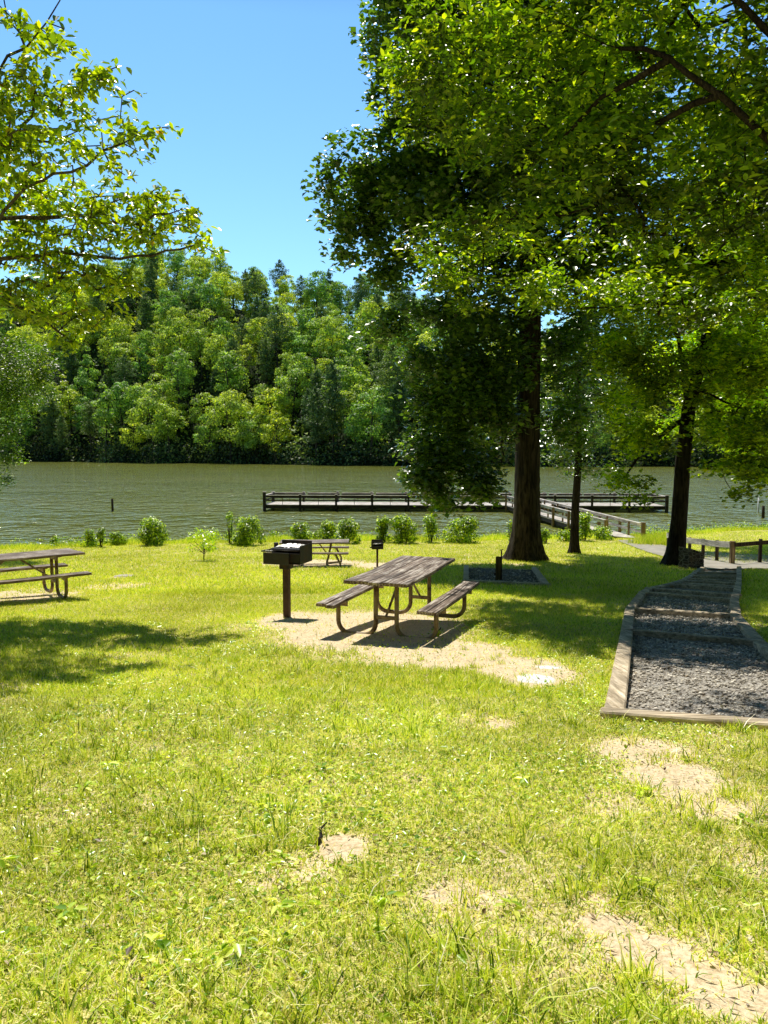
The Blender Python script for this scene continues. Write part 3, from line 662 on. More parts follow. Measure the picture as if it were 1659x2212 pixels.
# --- dogwood reaching in from the left
F0 = Vector((-7.6, 12.4, gz(-7.6, 12.4))); Yf = 11.2; Yg = 13.2
build_tree('dogwood_tree', 'yellow-green tree with layered twiggy branches reaching in from the upper left edge', 'tree', F0,
           [F0, F0+Vector((.1, 0, 1.5)), F0+Vector((.3, -.1, 3)), F0+Vector((.6, -.2, 5)), F0+Vector((.9, -.4, 7)), F0+Vector((1.2, -.6, 9))], [.17, .14, .12, .10, .07, .03],
           [B(20, 40, Yf, .5, .8, .35, .35), B(90, 60, Yf, .5, .6, .3, .3), B(150, 100, Yf, .25, .3, .1, .5), B(150, 165, Yf, .8, .8, .17), B(230, 170, Yf, .4, .5, .14), B(60, 190, Yf, .6, .8, .22, 1.0), B(70, 260, Yf+.3, .8, .9, .25, .8), B(210, 225, Yf+.2, .5, .7, .2, .7), B(180, 290, Yf+.4, .7, .8, .16, .8),
            B(300, 285, Yf+.3, .4, .5, .09), B(340, 278, Yf+.3, .25, .3, .06), B(100, 340, Yf+.5, .9, 1, .2, .7), B(260, 350, Yf+.4, .45, .5, .1), B(20, 340, Yf+.5, .7, .8, .3),
            B(60, 430, Yg, 1.1, 1.3, .35, 1.2), B(200, 440, Yg, 1.0, 1.2, .3, 1.2), B(290, 450, Yg, .7, .9, .2), B(370, 440, Yg-.3, .6, .7, .16), B(410, 480, Yg-.3, .4, .5, .16), B(440, 530, Yg-.3, .25, .4, .09), B(350, 500, Yg-.2, .7, .9, .18),
            B(230, 510, Yg, 1.0, 1.2, .2), B(80, 540, Yg, 1.0, 1.3, .35), B(180, 600, Yg, .9, 1.1, .25), B(40, 640, Yg, .9, 1.2, .4), B(240, 610, Yg-.2, .5, .7, .2), B(150, 690, Yg-.2, .8, .9, .25), B(140, 745, Yg-.2, .3, .4, .16), B(250, 680, Yg-.2, .25, .4, .12),
            B(-80, 480, Yg, 1.5, 1.6, .6), B(-140, 250, Yf-.3, 1.2, 1.4, .6, 1.7), B(-110, 330, Yf, 1.1, 1.2, .4, 1.5), B(-150, 640, Yg, 1.2, 1.4, .4), B(-300, 400, Yg, 1.5, 1.6, .8), B(-250, 150, Yg-1, 1.4, 1.4, .8)],
           78, 18, .24, .118, M['leaf_dogwood'], M['bark_grey'], 59, (.1, .2),
           limbs=[(F0+Vector((.3, -.1, 3.2)), at(-20, 650, 12.8), at(60, 670, 13), at(160, 740, 13)), (F0+Vector((.4, -.1, 4)), at(0, 560, 12.8), at(130, 545, 13), at(260, 560, 13.1), at(420, 530, 12.9)), (F0+Vector((.6, -.2, 5)), at(60, 400, 12), at(150, 370, 11.7), at(300, 290, 11.5)), (F0+Vector((.8, -.3, 6)), at(-10, 170, 11.2), at(60, 95, 11.2), at(130, 0, 11.2)), (F0+Vector((.4, -.1, 4.2)), at(0, 480, 12.6), at(130, 470, 12.9), at(300, 480, 13), at(400, 450, 13))],
           mesh_kw=dict(flat=.4, asp=.55, hexa=True, tilt=.8, hang=.9, up=.7), rtip=.0075, cap=.75, step=.25, limb_r=.05)

# --- silvery small-leaved tree at the left shore
S0 = Vector((-16.8, 28.5, gz(-16.8, 28.5)))
build_tree('shore_tree', 'bushy small-leaved glinting tree at the left edge, leaning out over the shore', 'tree', S0,
           [S0, S0+Vector((.2, 0, 2)), S0+Vector((.3, .1, 4)), S0+Vector((.4, 0, 6)), S0+Vector((.4, 0, 9))], [.22, .19, .15, .11, .05],
           [B(10, 750, 28, 1.3, 1.6, .9), B(70, 780, 27.5, .9, 1.4, .7), B(110, 830, 27.5, .5, .8, .4), B(40, 850, 28, 1.1, 1.6, .8), B(-40, 820, 28, 1.4, 2, 1.5), B(0, 930, 28, .8, 1.4, .6), B(20, 985, 28, .55, 1, .35), B(-10, 1040, 28, .7, 1.0, .35), B(-100, 960, 28, 1.5, 2, 1.2), B(-100, 720, 28, 1.3, 1.8, 1.0), B(-250, 750, 28, 2, 2, 2), B(-200, 600, 28, 2, 2, 2)],
           30, 70, .42, .10, M['leaf_birch'], M['bark'], 71, (.1, .3), mesh_kw=dict(flat=.8, asp=.6), rtip=.005)

# ------------------------------------------------------------------ far forest: a few trees of each kind, then copies
def broad_crown(seed, H=20, R=5.6, cb=.22, nl=26, per=110, narrow=0, cs=.52):
    r = np.random.default_rng(seed); P = []; N = []
    zc, rz = H*(cb+(1-cb)*.52), H*(1-cb)*.46
    for k in range(nl):
        d = rdir(1, r)[0]; d[2] = d[2]*.8+.25 if k < nl*.75 else -abs(d[2])*.6; d /= np.linalg.norm(d)
        q = .5+.42*r.random(); lr = R*(.20+.20*r.random())
        wdt = R*(1-narrow*.35*max(0, d[2]))
        c = np.array([d[0]*wdt*q, d[1]*wdt*q, zc+d[2]*rz*q*1.12])
        n = int(per*(lr/(R*.33))**2); e = rdir(n, r); e[:, 2] = np.where(e[:, 2] < -.3, -e[:, 2], e[:, 2])
        f = e + d*.35; f /= np.linalg.norm(f, axis=1, keepdims=True)
        rad = lr*(.72+.42*r.random((n, 1)))*(1+.22*np.sin(e[:, :1]*6+k)*np.cos(e[:, 1:2]*5+k))
        P.append(c+f*rad*[1, 1, .85]); N.append(f+r.normal(size=(n, 3))*.33+[0, 0, .15])
    n = 260; d = rdir(n, r); P.append(d*[R*.6, R*.6, rz*.75]+[0, 0, zc]); N.append(d+r.normal(size=(n, 3))*.4)
    P = np.concatenate(P); N = np.concatenate(N); s = cs*(.5+.8*r.random(len(P)))
    V, F = leaves(P, N, r.normal(size=P.shape), s, s*.8, .25)
    return np_mesh('crown', V, F)
def pine_crown(seed, H=22, R=4.6, cb=.35, layers=13):
    r = np.random.default_rng(seed); P = []; N = []
    for k in range(layers):
        t = k/(layers-1); z = H*(cb+(1-cb)*t); rr = R*(1-t)**.42*(.55+.65*r.random())+.7
        if t < .15: rr *= .7
        nb = 6
        a0 = r.random()*6.28
        for j in range(nb):
            a = a0+j*2*PI/nb+r.normal()*.25; ln = rr*(.6+.5*r.random()); n = int(16+ln*15)
            u = r.random(n)**.6; sp = .16+.26*u
            x = ln*u; y = r.normal(size=n)*ln*sp*.55; zz = z + .18*ln*u - .12*ln*u*u + r.normal(size=n)*.30 + r.normal()*.45
            P.append(np.stack([x*math.cos(a)-y*math.sin(a), x*math.sin(a)+y*math.cos(a), zz], 1)); N.append(r.normal(size=(n, 3))*.55+[0, 0, .9])
    P = np.concatenate(P); N = np.concatenate(N); s = .62*(.6+.7*r.random(len(P)))
    V, F = leaves(P, N, r.normal(size=P.shape), s, s*.5, .3)
    return np_mesh('crown', V, F)
def far_trunk(H, r0, lean=0, seed=0):
    mb = MB(); rr = random.Random(seed)
    pts = [(lean*t*t*H*.1+rr.uniform(-.1, .1), rr.uniform(-.1, .1), t*H*.93) for t in (0, .15, .3, .5, .7, .85, 1)]
    mb.tube(pts, [r0*1.3, r0, r0*.9, r0*.75, r0*.5, r0*.3, r0*.1], 7)
    for k in range(7):
        t = rr.uniform(.3, .8); a = rr.uniform(0, 6.28); z = t*H*.93; l = rr.uniform(1.2, 3)*(1.1-t)
        mb.tube([(0, 0, z), (math.cos(a)*l, math.sin(a)*l, z+l*.5)], [r0*.3, r0*.08], 5, False)
    me = bpy.data.meshes.new('trunk'); mb.bm.to_mesh(me); mb.bm.free(); me.materials.append(M['bark_far']); return me
BR = []; PN = []
for k, (H, R, cb, nl, nar) in enumerate([(19, 5.2, .2, 36, .2), (21, 4.8, .25, 34, .5), (17, 5.6, .12, 38, .1), (22, 4.6, .18, 36, .9), (15, 4.6, .03, 30, .3), (20, 3.8, .1, 28, 1.1)]):
    c = broad_crown(100+k, H, R, cb, nl, 120, nar); c.materials.append(M['leaf_far']); BR.append((c, far_trunk(H, .3, 1, k), H))
for k, (H, R, cb, ly) in enumerate([(24, 4.6, .45, 12), (22, 4.0, .3, 15), (26, 5.0, .55, 10), (18, 3.8, .2, 13)]):
    c = pine_crown(200+k, H, R, cb, ly); c.materials.append(M['leaf_pine']); PN.append((c, far_trunk(H, .26, .6, 20+k), H))
r = np.random.default_rng(5); nfar = 0
cand = []
row = 0; d = 3.0
while d < 150:
    x = -175 + (row % 2)*5
    while x < 150:
        xx = x + r.uniform(-3, 3); dd = d + r.uniform(-3, 3); Yt = float(fshore(np.array(xx))) + max(dd, 2.5)
        u = xx/Yt*FPX+CX
        if -70 < u < 1700 and not (dd > 122): cand.append((xx, Yt, dd, u))
        x += 8.6 if u < 900 else 13.5
    d += 9.4; row += 1
BW = ['waterline row', 'lower slope', 'middle slope', 'upper slope', 'skyline ridge']
for xx, Yt, dd, u in cand:
    z = float(hill(np.array(xx), np.array(Yt))) - .3
    pine = r.random() < (.14 if dd < 8 else .28 if dd < 95 else .34)
    if 380 < u < 500 and dd > 30 and dd < 110: pine = pine and r.random() < .4
    band = 0 if dd < 10 else 1 if dd < 40 else 2 if dd < 72 else 3 if dd < 104 else 4
    zone = 'at the far left' if u < 230 else 'behind the lone water post' if u < 480 else 'above the left pier end' if u < 700 else 'above the middle pier' if u < 1100 else 'behind the right-hand trees'
    pr = PN[r.integers(4)] if pine else BR[r.integers(6)]
    if dd < 10 and not pine: pr = BR[[4, 5, 0, 2, 4][r.integers(5)]]
    nm, kd = ('pine_tree', 'dark layered pine') if pine else ('broadleaf_tree', 'rounded leafy tree')
    lab = f'{kd} on the {BW[band]} of the far hill, {zone}'
    sc = r.uniform(.72, 1.18) * (1.0 if dd < 10 else .95)
    o = thing(nm, lab, 'pine' if pine else 'tree', (xx, Yt, z), r.uniform(0, 6.28), f'{"pines" if pine else "leafy trees"} {BW[band]}, {zone}')
    o.scale = (sc*r.uniform(.9, 1.15), sc*r.uniform(.9, 1.15), sc)
    link('trunk', pr[1], None, o); link('crown', pr[0], None, o); nfar += 1
print('far trees', nfar)
# shrubby understorey that fills the slope between the trunks
n = 90000; yy = r.uniform(170, 420, n); xx = (r.random(n)*2-1)*(.56*yy); dd = yy - fshore(xx); k = (dd > 3) & (dd < 150); xx, yy, dd = xx[k], yy[k], dd[k]; n = len(xx)
hb = 3 + 9*fbm(xx, yy, .16, 45)**1.5
P = np.stack([xx, yy, hill(xx, yy)+hb*r.random(n)**.6], 1); N = rdir(n, r)*.8+[0, -.1, .8]; s = .95*(.5+.9*r.random(n))
V, F = leaves(P, N, r.normal(size=P.shape), s, s*.8, .3)
tag(link('forest_understorey', np_mesh('forest_understorey', V, F), M['leaf_under']), 'mixed undergrowth between the trunks on the far wooded hill', 'undergrowth', kind='stuff')
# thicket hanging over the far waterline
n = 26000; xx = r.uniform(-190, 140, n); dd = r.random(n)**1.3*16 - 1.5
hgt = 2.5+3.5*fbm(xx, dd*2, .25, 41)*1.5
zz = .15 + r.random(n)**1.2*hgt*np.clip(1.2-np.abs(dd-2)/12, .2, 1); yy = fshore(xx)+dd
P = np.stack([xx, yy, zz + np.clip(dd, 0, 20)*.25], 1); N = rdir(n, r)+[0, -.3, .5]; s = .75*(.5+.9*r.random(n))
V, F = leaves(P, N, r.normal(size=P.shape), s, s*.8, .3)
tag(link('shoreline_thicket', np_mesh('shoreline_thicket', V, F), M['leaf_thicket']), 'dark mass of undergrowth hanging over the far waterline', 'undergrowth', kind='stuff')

# ------------------------------------------------------------------ shrubs along the near shore
def shrub(name, label, cat, px, top, basey, wpx, leafm, seed, nleaf=1500, ls=.085, stems=5, narrow=0, group=None, trunk=False, dz=0):
    g = G(px, basey); g.y = min(g.y, float(shore(g.x))-.45); g.z = gz(g.x, g.y); mpp = g.y/FPX
    Hh = (basey-top)*mpp; Rr = wpx*mpp/2*1.3; r = np.random.default_rng(seed)
    root = thing(name, label, cat, g, 0, group)
    mb = MB()
    if trunk:
        mb.tube([(0, 0, -.03), (.02, 0, Hh*.3), (.0, .02, Hh*.55)], [.022, .018, .01], 6)
        tips = [(Rr*.8*math.cos(a), Rr*.8*math.sin(a), Hh*random.uniform(.45, .95)) for a in np.linspace(0, 5.6, 9)]
        for i, q in enumerate(tips): mb.tube([(.01, 0, Hh*random.uniform(.2, .4)), (q[0]*.5, q[1]*.5, q[2]*.75), q], [.012, .008, .003], 5)
    else:
        for i in range(stems):
            a = i*2.4; q = Rr*.5
            mb.tube([(math.cos(a)*q*.2, math.sin(a)*q*.2, -.02), (math.cos(a)*q*.6, math.sin(a)*q*.6, Hh*.5), (math.cos(a)*q, math.sin(a)*q, Hh*.88)], [.02, .012, .005], 5)
    mb.build('trunk' if trunk else 'stems', M['bark'], root)
    K = 12 if not narrow else 9; cs = []
    for k in range(K*2):
        t = r.random(); a = r.random()*6.28
        if trunk: z = Hh*(.38+.58*t); q = Rr*.85*r.random()**.5*(1-.5*max(0, t-.6))
        elif narrow: z = Hh*(.06+.86*t); q = Rr*.95*r.random()**.7*(1-.75*t)
        else: z = Hh*(.12+.72*t); q = Rr*.72*r.random()**.5*(1-.35*t)
        cs.append((q*math.cos(a), q*math.sin(a), z))
    cs = np.array(cs); k = r.integers(0, len(cs), nleaf); d = rdir(nleaf, r); lr = min(Rr, Hh)*(.34 if not narrow else .5)
    off = d*lr*(.55+.5*r.random((nleaf, 1))**.5); P = cs[k]+off*[1, 1, .9]; P[:, 2] = np.abs(P[:, 2])+.01
    tips = r.random(nleaf) < .10; P[tips, 2] += r.random(tips.sum())*Hh*.12
    N = d*.9+r.normal(size=d.shape)*.45+[0, 0, .55]; s = ls*(.55+.8*r.random(nleaf))
    V, F = leaves(P, N, d+[0, 0, .5]+r.normal(size=d.shape)*.4, s, s*.5, .3)
    link('foliage', np_mesh('foliage', V, F), leafm, root)
    return root
SH = [(157, 1151, 1179, 26, 'thin weed tuft, leftmost plant of the near shore', 0, 300),
      (195, 1146, 1181, 30, 'narrow pale shrub, left one of a close thin pair', 1, 600),
      (219, 1141, 1182, 20, 'slender upright shrub, right one of a close thin pair', 1, 450),
      (255, 1149, 1178, 34, 'low ragged shrub between the thin pair and the big round bush on the left', 0, 650),
      (326, 1121, 1178, 72, 'big round leafy bush on the shore below the lone water post', 0, 3200),
      (369, 1153, 1173, 28, 'small low clump touching the right side of the bush below the lone water post', 0, 350),
      (497, 1104, 1175, 22, 'tall thin weedy shrub touching the round bush left of the pier end', 1, 480),
      (537, 1114, 1178, 62, 'dark-centred round bush just left of the pier end', 0, 2800),
      (603, 1144, 1167, 20, 'tiny shrub standing behind the big grill', 0, 260),
      (651, 1129, 1168, 46, 'round bright bush directly behind the small far picnic table', 0, 1500),
      (704, 1125, 1169, 48, 'pale green bush, left one of two grown together before the pier', 0, 1700),
      (751, 1121, 1174, 50, 'darker taller bush, right one of two grown together before the pier', 0, 2100),
      (829, 1113, 1172, 34, 'upright oval bush right behind the small far grill', 0, 1400),
      (874, 1111, 1174, 56, 'tall full bush with a pointed top, right of the small far grill', 0, 2400),
      (930, 1112, 1172, 36, 'loose upright gappy shrub between two full bushes above the picnic table', 1, 900),
      (997, 1119, 1172, 72, 'wide low bush nearest to the left side of the thickest trunk', 0, 2300),
      (1102, 1125, 1172, 16, 'thin shrub showing at the left edge of the thickest trunk', 1, 260),
      (1178, 1140, 1174, 26, 'small shrub just right of the thickest trunk by the water', 0, 400),
      (1262, 1108, 1168, 34, 'tall bright leafy weed beside the gangway, right of the slim trunk', 1, 900),
      (1300, 1138, 1166, 44, 'loose bright weed clump at the left post of the gangway entrance', 0, 700),
      (1220, 1146, 1170, 34, 'low weed clump left of the slim trunk in front of the gangway', 0, 400)]
for k, (px, top, by, w, lab, nar, nl) in enumerate(SH):
    shrub('shrub', lab, 'shrub', px, top, by, w, M['leaf_bush'], 300+k, int(nl*1.5), .105 if w > 25 else .085, 5, nar, group='shrubs along the near shore')
shrub('sapling', 'knee-high sapling with a short stem alone on the open lawn', 'sapling', 440, 1146, 1211, 58, M['leaf_sapling'], 401, 520, .10, trunk=True)

shrub('weed', 'small yellowish leafy weed growing by the near right leg of the nearest picnic table', 'weed', 943, 1352, 1374, 30, M['leaf_sapling'], 402, 22, .075, 3)
p = G(268, 1245); p.z = gz(p.x, p.y)
rk = thing('flat_stone', 'small flat pale stone lying on the lawn between the left table and the sapling', 'stone', p)
bm = bmesh.new(); bmesh.ops.create_icosphere(bm, subdivisions=3, radius=1)
for v in bm.verts:
    k_ = 1+.18*math.sin(v.co.x*4+1)*math.cos(v.co.y*3); v.co = Vector((v.co.x*.27*k_, v.co.y*.17*k_, .02+v.co.z*.035))
me = bpy.data.meshes.new('stone'); bm.to_mesh(me); bm.free(); link('stone', me, paint_mat('pale_stone', (.55, .5, .42), .9, 0, None, 25), rk)
# ------------------------------------------------------------------ picnic tables
def make_table(loc, rz, label, L=2.34, Wt=.86, ty=(.74, .74), by=(.74, .74), wmat='table_wood', warp=.010, H=.82, seed=1):
    root = thing('picnic_table', label, 'picnic table', loc, rz, 'picnic tables on the lawn')
    rr = random.Random(seed)
    mb = MB(); n = 5; w = Wt/n
    for i in range(n):
        x = -Wt/2+w*(i+.5); e = rr.uniform(-.03, .03)
        mb.plank((x, -L/2+e, H-.02), (x, L/2+rr.uniform(-.02, .02), H-.02), w-.008, .04, 12, warp, .012*rr.uniform(-1, 1), seed+0*i)
    mb.build('tabletop', M[wmat], root)
    for s in (-1, 1):
        mb = MB()
        for i in range(2):
            mb.plank((s*.68-.065+.13*i, -L/2, .47), (s*.68-.065+.13*i, L/2, .47), .124, .04, 12, warp*.7, 0, seed+10+i+s)
        mb.build('bench', M[wmat], root)
    for e in (-1, 1):
        for s in (-1, 1):
            yt, yb = e*ty[0], e*ty[1]; bt, bb = e*by[0], e*by[1]
            R = .17; r0 = .031
            pts = [Vector((s*.68, bt, .425)), Vector((s*.68, (bt*.2+bb*.8), R+.03))]
            pts += [Vector((s*(.68-R+R*math.cos(a)), bb, R+.03-R*math.sin(a))) for a in np.linspace(.25, PI/2, 6)]
            pts += [Vector((s*(.145+R-R*math.sin(a)), yb, R+.03-R*math.cos(a))) for a in np.linspace(0, PI/2-.25, 6)]
            pts += [Vector((s*.145, yb*.8+yt*.2, R+.03)), Vector((s*.145, yt, H-.05))]
            mb = MB(); mb.tube(pts, r0, 12); mb.build('leg', M['tan_steel'], root)
            mb = MB(); mb.beam((s*.68-.12, bt-.04*e, .417), (s*.68+.12, bt-.04*e, .417), .012, .065, bev=.003); mb.beam((s*.68-.12, bt, .444), (s*.68+.12, bt, .444), .08, .01, bev=.002); mb.build('bench_bracket', M['tan_steel'], root)
        mb = MB(); yy = e*ty[0]
        mb.beam((-.34, yy-.042*e, H-.075), (.34, yy-.042*e, H-.075), .012, .07, bev=.003); mb.beam((-.34, yy, H-.047), (.34, yy, H-.047), .08, .01, bev=.002)
        mb.build('top_channel', M['tan_steel'], root)
        mb = MB(); yb = e*(ty[0]*.35+ty[1]*.65); mb.beam((-.145, yb, .28), (.145, yb, .28), .05, .045, bev=.004); mb.build('cross_plate', M['tan_steel'], root)
        mb = MB(); mb.tube([(0, yb, .3), (0, e*.12, H-.06)], .017, 8); mb.build('brace', M['tan_steel'], root)
    return root
c1 = [atz(731, 1251, 2.84), atz(869, 1257, 2.84), atz(883, 1201, 2.84), atz(986, 1206, 2.84)]
cx = sum(c.x for c in c1)/4; cy = sum(c.y for c in c1)/4
print('table', cx, cy, [tuple(round(k, 2) for k in c) for c in c1])
make_table((cx, cy, gz(cx, cy)-.01), -math.radians(20), 'warped weathered picnic table on the bare patch, nearest to the camera', warp=.014, seed=5)
make_table((-6.87, 14.07, gz(-6.87, 14.07)), -math.radians(50), 'picnic table cut off by the left edge of the picture', seed=22)
t3 = G(680, 1221); make_table((t3.x, t3.y, gz(t3.x, t3.y)), math.radians(-88), 'small far picnic table seen side-on behind the big grill', L=2.1, ty=(.52, .38), by=(.66, .80), seed=33, H=.76)

# ------------------------------------------------------------------ grills
g = G(620, 1333); g.z = gz(g.x, g.y)
gr = thing('park_grill', 'big black park grill on a rusty square post beside the nearest picnic table', 'grill', g, math.radians(-17), 'park grills')
mb = MB(); mb.beam((0, 0, -.05), (0, 0, .80), .095, .095, up=(0, 1, 0)); mb.build('post', M['rust_post'], gr)
mb = MB(); mb.beam((0, 0, .76), (0, 0, .845), .17, .17, up=(0, 1, 0)); mb.build('collar', M['black_steel'], gr)
bx0, bx1, by0, by1, bz0, bz1 = -.2, .31, -.2, .28, .86, 1.08
mb = MB()
mb.box(((bx0+bx1)/2, (by0+by1)/2, bz0), bx1-bx0, by1-by0, .012)
mb.box((bx0, (by0+by1)/2, (bz0+bz1)/2), .010, by1-by0, bz1-bz0); mb.box((bx1, (by0+by1)/2, (bz0+bz1)/2+.03), .010, by1-by0, bz1-bz0+.06)
mb.poly([(bx0, by1, 1.10), (bx0+.04, by1, 1.17), (bx1-.03, by1, 1.17), (bx1, by1, 1.13), (bx1, by1+.01, 1.13), (bx1-.03, by1+.01, 1.17), (bx0+.04, by1+.01, 1.17), (bx0, by1+.01, 1.10)], .001) if False else None
mb.box(((bx0+bx1)/2, by1, (bz0+1.17)/2), bx1-bx0, .012, 1.17-bz0, bev=.005)
mb.box(((bx0+bx1)/2, by0+.03, bz0+.08), bx1-bx0, .010, .16)
mb.build('firebox', M['black_steel'], gr)
mb = MB(); mb.beam((-.27, -.25, .945), (.15, -.25, .945), .008, .18, bev=.003); mb.build('front_plate', M['grill_plate'], gr)
mb = MB()
for i in range(15): mb.tube([(-.17+i*.032, -.22, 1.075), (-.17+i*.032, .2, 1.075)], .006, 6)
for y in (-.22, 0, .2): mb.tube([(-.2, y, 1.067), (.3, y, 1.067)], .007, 6)
mb.box((.05, -.02, 1.083), .5, .2, .004, bev=.001)
grate = mb.build('grate', M['black_steel'], gr)
mb = MB()
mb.tube([(-.2, -.10, 1.06), (-.28, -.16, 1.055), (-.28, -.29, 1.055), (-.10, -.31, 1.055), (-.06, -.25, 1.06)], .009, 8)
mb.build('handle', M['black_steel'], gr)
mb = MB()
for k in range(7):
    x = -.19+k*.016; mb.tube([(x+.006*math.cos(a), -.305+.020*math.cos(a*1), 1.057+.020*math.sin(a)) for a in np.linspace(0, 2*PI, 9)], .0035, 5)
mb.build('coil_grip', M['bright_steel'], gr)
mb = MB(); mb.tube([(-.225, .12, .95), (-.225, .12, 1.14)], .036, 10); mb.build('side_socket', M['black_steel'], gr)
# ash and crumpled foil heap
r = np.random.default_rng(9); nn = 26; gx = np.linspace(-.17, .29, nn); gy = np.linspace(-.02, .26, nn); X, Y = np.meshgrid(gx, gy)
Z = 1.088 + .03*np.clip(1-((X-.06)/.26)**2, 0, 1)*np.clip(1-((Y-.13)/.16)**2, 0, 1)*(.5+fbm(X*30, Y*30, 1, 2)) + .012*r.random(X.shape)
ii = (np.arange(nn-1)[:, None]*nn+np.arange(nn-1)[None]).ravel()
link('ash_bed', np_mesh('ash_bed', np.stack([X.ravel(), Y.ravel(), Z.ravel()], 1), np.stack([ii, ii+1, ii+nn+1, ii+nn], 1)), M['foil'], gr)

g = G(815, 1224); g.z = gz(g.x, g.y)
gr = thing('park_grill', 'small far black grill on a thin post right of the small table', 'grill', g, math.radians(4), 'park grills')
mb = MB(); mb.tube([(0, 0, -.05), (0, 0, .58)], .032, 10); mb.build('post', M['rust_post'], gr)
mb = MB(); mb.box((0, 0, .56), .34, .3, .012)
for s in (-1, 1): mb.box((s*.17, 0, .67), .012, .3, .22)
mb.box((0, .15, .69), .34, .01, .26)
mb.box((0, -.15, .60), .34, .01, .09); mb.box((0, -.15, .79), .34, .01, .045); mb.box((-.14, -.15, .70), .06, .01, .15); mb.box((.15, -.15, .70), .04, .01, .15); mb.build('firebox', M['black_steel'], gr)
mb = MB()
for i in range(8): mb.tube([(-.14+i*.04, -.14, .72), (-.14+i*.04, .14, .72)], .006, 5)
mb.tube([(-.17, -.17, .72), (.15, -.17, .72)], .007, 5); mb.build('grate', M['bright_steel'], gr)
mb = MB(); mb.tube([(-.17, -.1, .62), (-.22, -.12, .60)], .02, 8); mb.build('pivot_handle', M['black_steel'], gr)

# ------------------------------------------------------------------ water tap post and its gravel pad
def gravel_mat(name, c0, c1, c2):
    t = NT(name); tc = t.n('ShaderNodeTexCoord')
    v = t.n('ShaderNodeTexVoronoi'); v.inputs['Scale'].default_value = 42; t.l(tc.outputs['Object'], v.inputs['Vector'])
    n = t.noise(tc.outputs['Object'], 90, 5, .7); n2 = t.noise(tc.outputs['Object'], 2.2, 4)
    sc_ = t.n('ShaderNodeSeparateColor'); t.l(v.outputs['Color'], sc_.inputs[0])
    c = t.ramp(sc_.outputs[0], [(0, c0), (.5, c1), (1, c2)])
    c = t.mix(1.0, c, t.ramp(v.outputs['Distance'], [(.1, (1.1, 1.1, 1.1)), (.6, (.5, .49, .48))]), 'MULTIPLY')
    c = t.mix(1.0, c, t.ramp(n2, [(.3, (.75, .75, .78)), (.7, (1.15, 1.15, 1.12))]), 'MULTIPLY')
    t.principled(c, .95, t.bump(t.math('SUBTRACT', t.math('MULTIPLY', n, .3), v.outputs['Distance']), 1.0, .02), .2); return t.m
M['gravel'] = gravel_mat('grey_gravel', (.34, .30, .25), (.70, .64, .54), (1, .95, .84))
M['pebble'] = leaf_mat('pebble_stone', [(0, (.24, .2, .15)), (.5, (.56, .5, .4)), (1, (.98, .9, .76))], 0.0, .05, .6, patch=0)
def patch_mesh(name, P, mat, dz, parent=None, kind=None, res=.15):
    """sheet following the ground inside polygon P (list of Vector), triangulated"""
    bm = bmesh.new(); f = bm.faces.new([bm.verts.new((p.x, p.y, 0)) for p in P])
    bmesh.ops.triangulate(bm, faces=[f])
    for _ in range(4): bmesh.ops.subdivide_edges(bm, edges=[e for e in bm.edges if e.calc_length() > res*2], cuts=1, use_grid_fill=True)
    bmesh.ops.triangulate(bm, faces=bm.faces[:])
    for v in bm.verts: v.co.z = gz(v.co.x, v.co.y) + dz
    bmesh.ops.recalc_face_normals(bm, faces=bm.faces[:])
    me = bpy.data.meshes.new(name); bm.to_mesh(me); bm.free()
    if me.polygons and me.polygons[0].normal.z < 0: me.flip_normals()
    return link(name, me, mat, parent)
def pebbles(name, P, n, size, label, seed, dz=0.0, mat='pebble'):
    r = np.random.default_rng(seed); xs_ = [p.x for p in P]; ys_ = [p.y for p in P]
    x = r.uniform(min(xs_), max(xs_), n*3); y = r.uniform(min(ys_), max(ys_), n*3); k = inpoly(x, y, [(p.x, p.y) for p in P]); x = x[k][:n]; y = y[k][:n]; n = len(x)
    s = size*(.35+.9*r.random(n)**2)*(1+.03*y)
    a = r.random((n, 1))*6.28; c, q = np.cos(a), np.sin(a)
    O = np.array([(1, 0, 0), (0, 1, 0), (-1, 0, 0), (0, -1, 0), (0, 0, .8), (0, 0, -.8)], float)*[1, .7, .6]
    Vv = O[None]*s[:, None, None]*(1+.35*r.normal(size=(n, 6, 1))); R_ = np.stack([Vv[..., 0]*c-Vv[..., 1]*q, Vv[..., 0]*q+Vv[..., 1]*c, Vv[..., 2]], -1)
    R_ += np.stack([x, y, terrain(x, y)+dz+s*.3], 1)[:, None]
    Fb = np.array([(0, 1, 4), (1, 2, 4), (2, 3, 4), (3, 0, 4), (1, 0, 5), (2, 1, 5), (3, 2, 5), (0, 3, 5)])
    F = (np.arange(n)[:, None, None]*6+Fb[None]).reshape(-1, 3)
    return tag(link(name, np_mesh(name, R_.reshape(-1, 3), F), M[mat]), label, 'gravel', kind='stuff')

pad = thing('gravel_pad', 'timber-edged square of gravel around the wooden tap post', 'gravel pad', ((PF[0].x+PF[1].x)/2, (PF[0].y+PF[2].y)/2, 0))
o0 = Vector(pad.location)
def lz(p, dz): return Vector((p.x, p.y, gz(p.x, p.y)+dz))
for a, b_ in ((0, 1), (1, 2), (3, 0)):
    mb = MB(); A_ = lz(PF[a], .02)-o0; B_ = lz(PF[b_], .02)-o0; dd_ = (B_-A_).normalized()
    if a == 0: A_ -= dd_*.075; B_ += dd_*.075
    else: A_ += dd_*(.08 if a == 1 else 0); B_ -= dd_*(.08 if a == 3 else 0)
    mb.beam(A_, B_, .14, .1, bev=.012); mb.build('edging_timber', M['timber'], pad)
M['gravel_dark'] = gravel_mat('shaded_gravel', (.10, .08, .06), (.25, .21, .16), (.45, .4, .32))  # pad gravel darkened, its shade put into the colour
gp = patch_mesh('gravel_bed', PF, M['gravel_dark'], -.012); tag(gp, kind='structure')
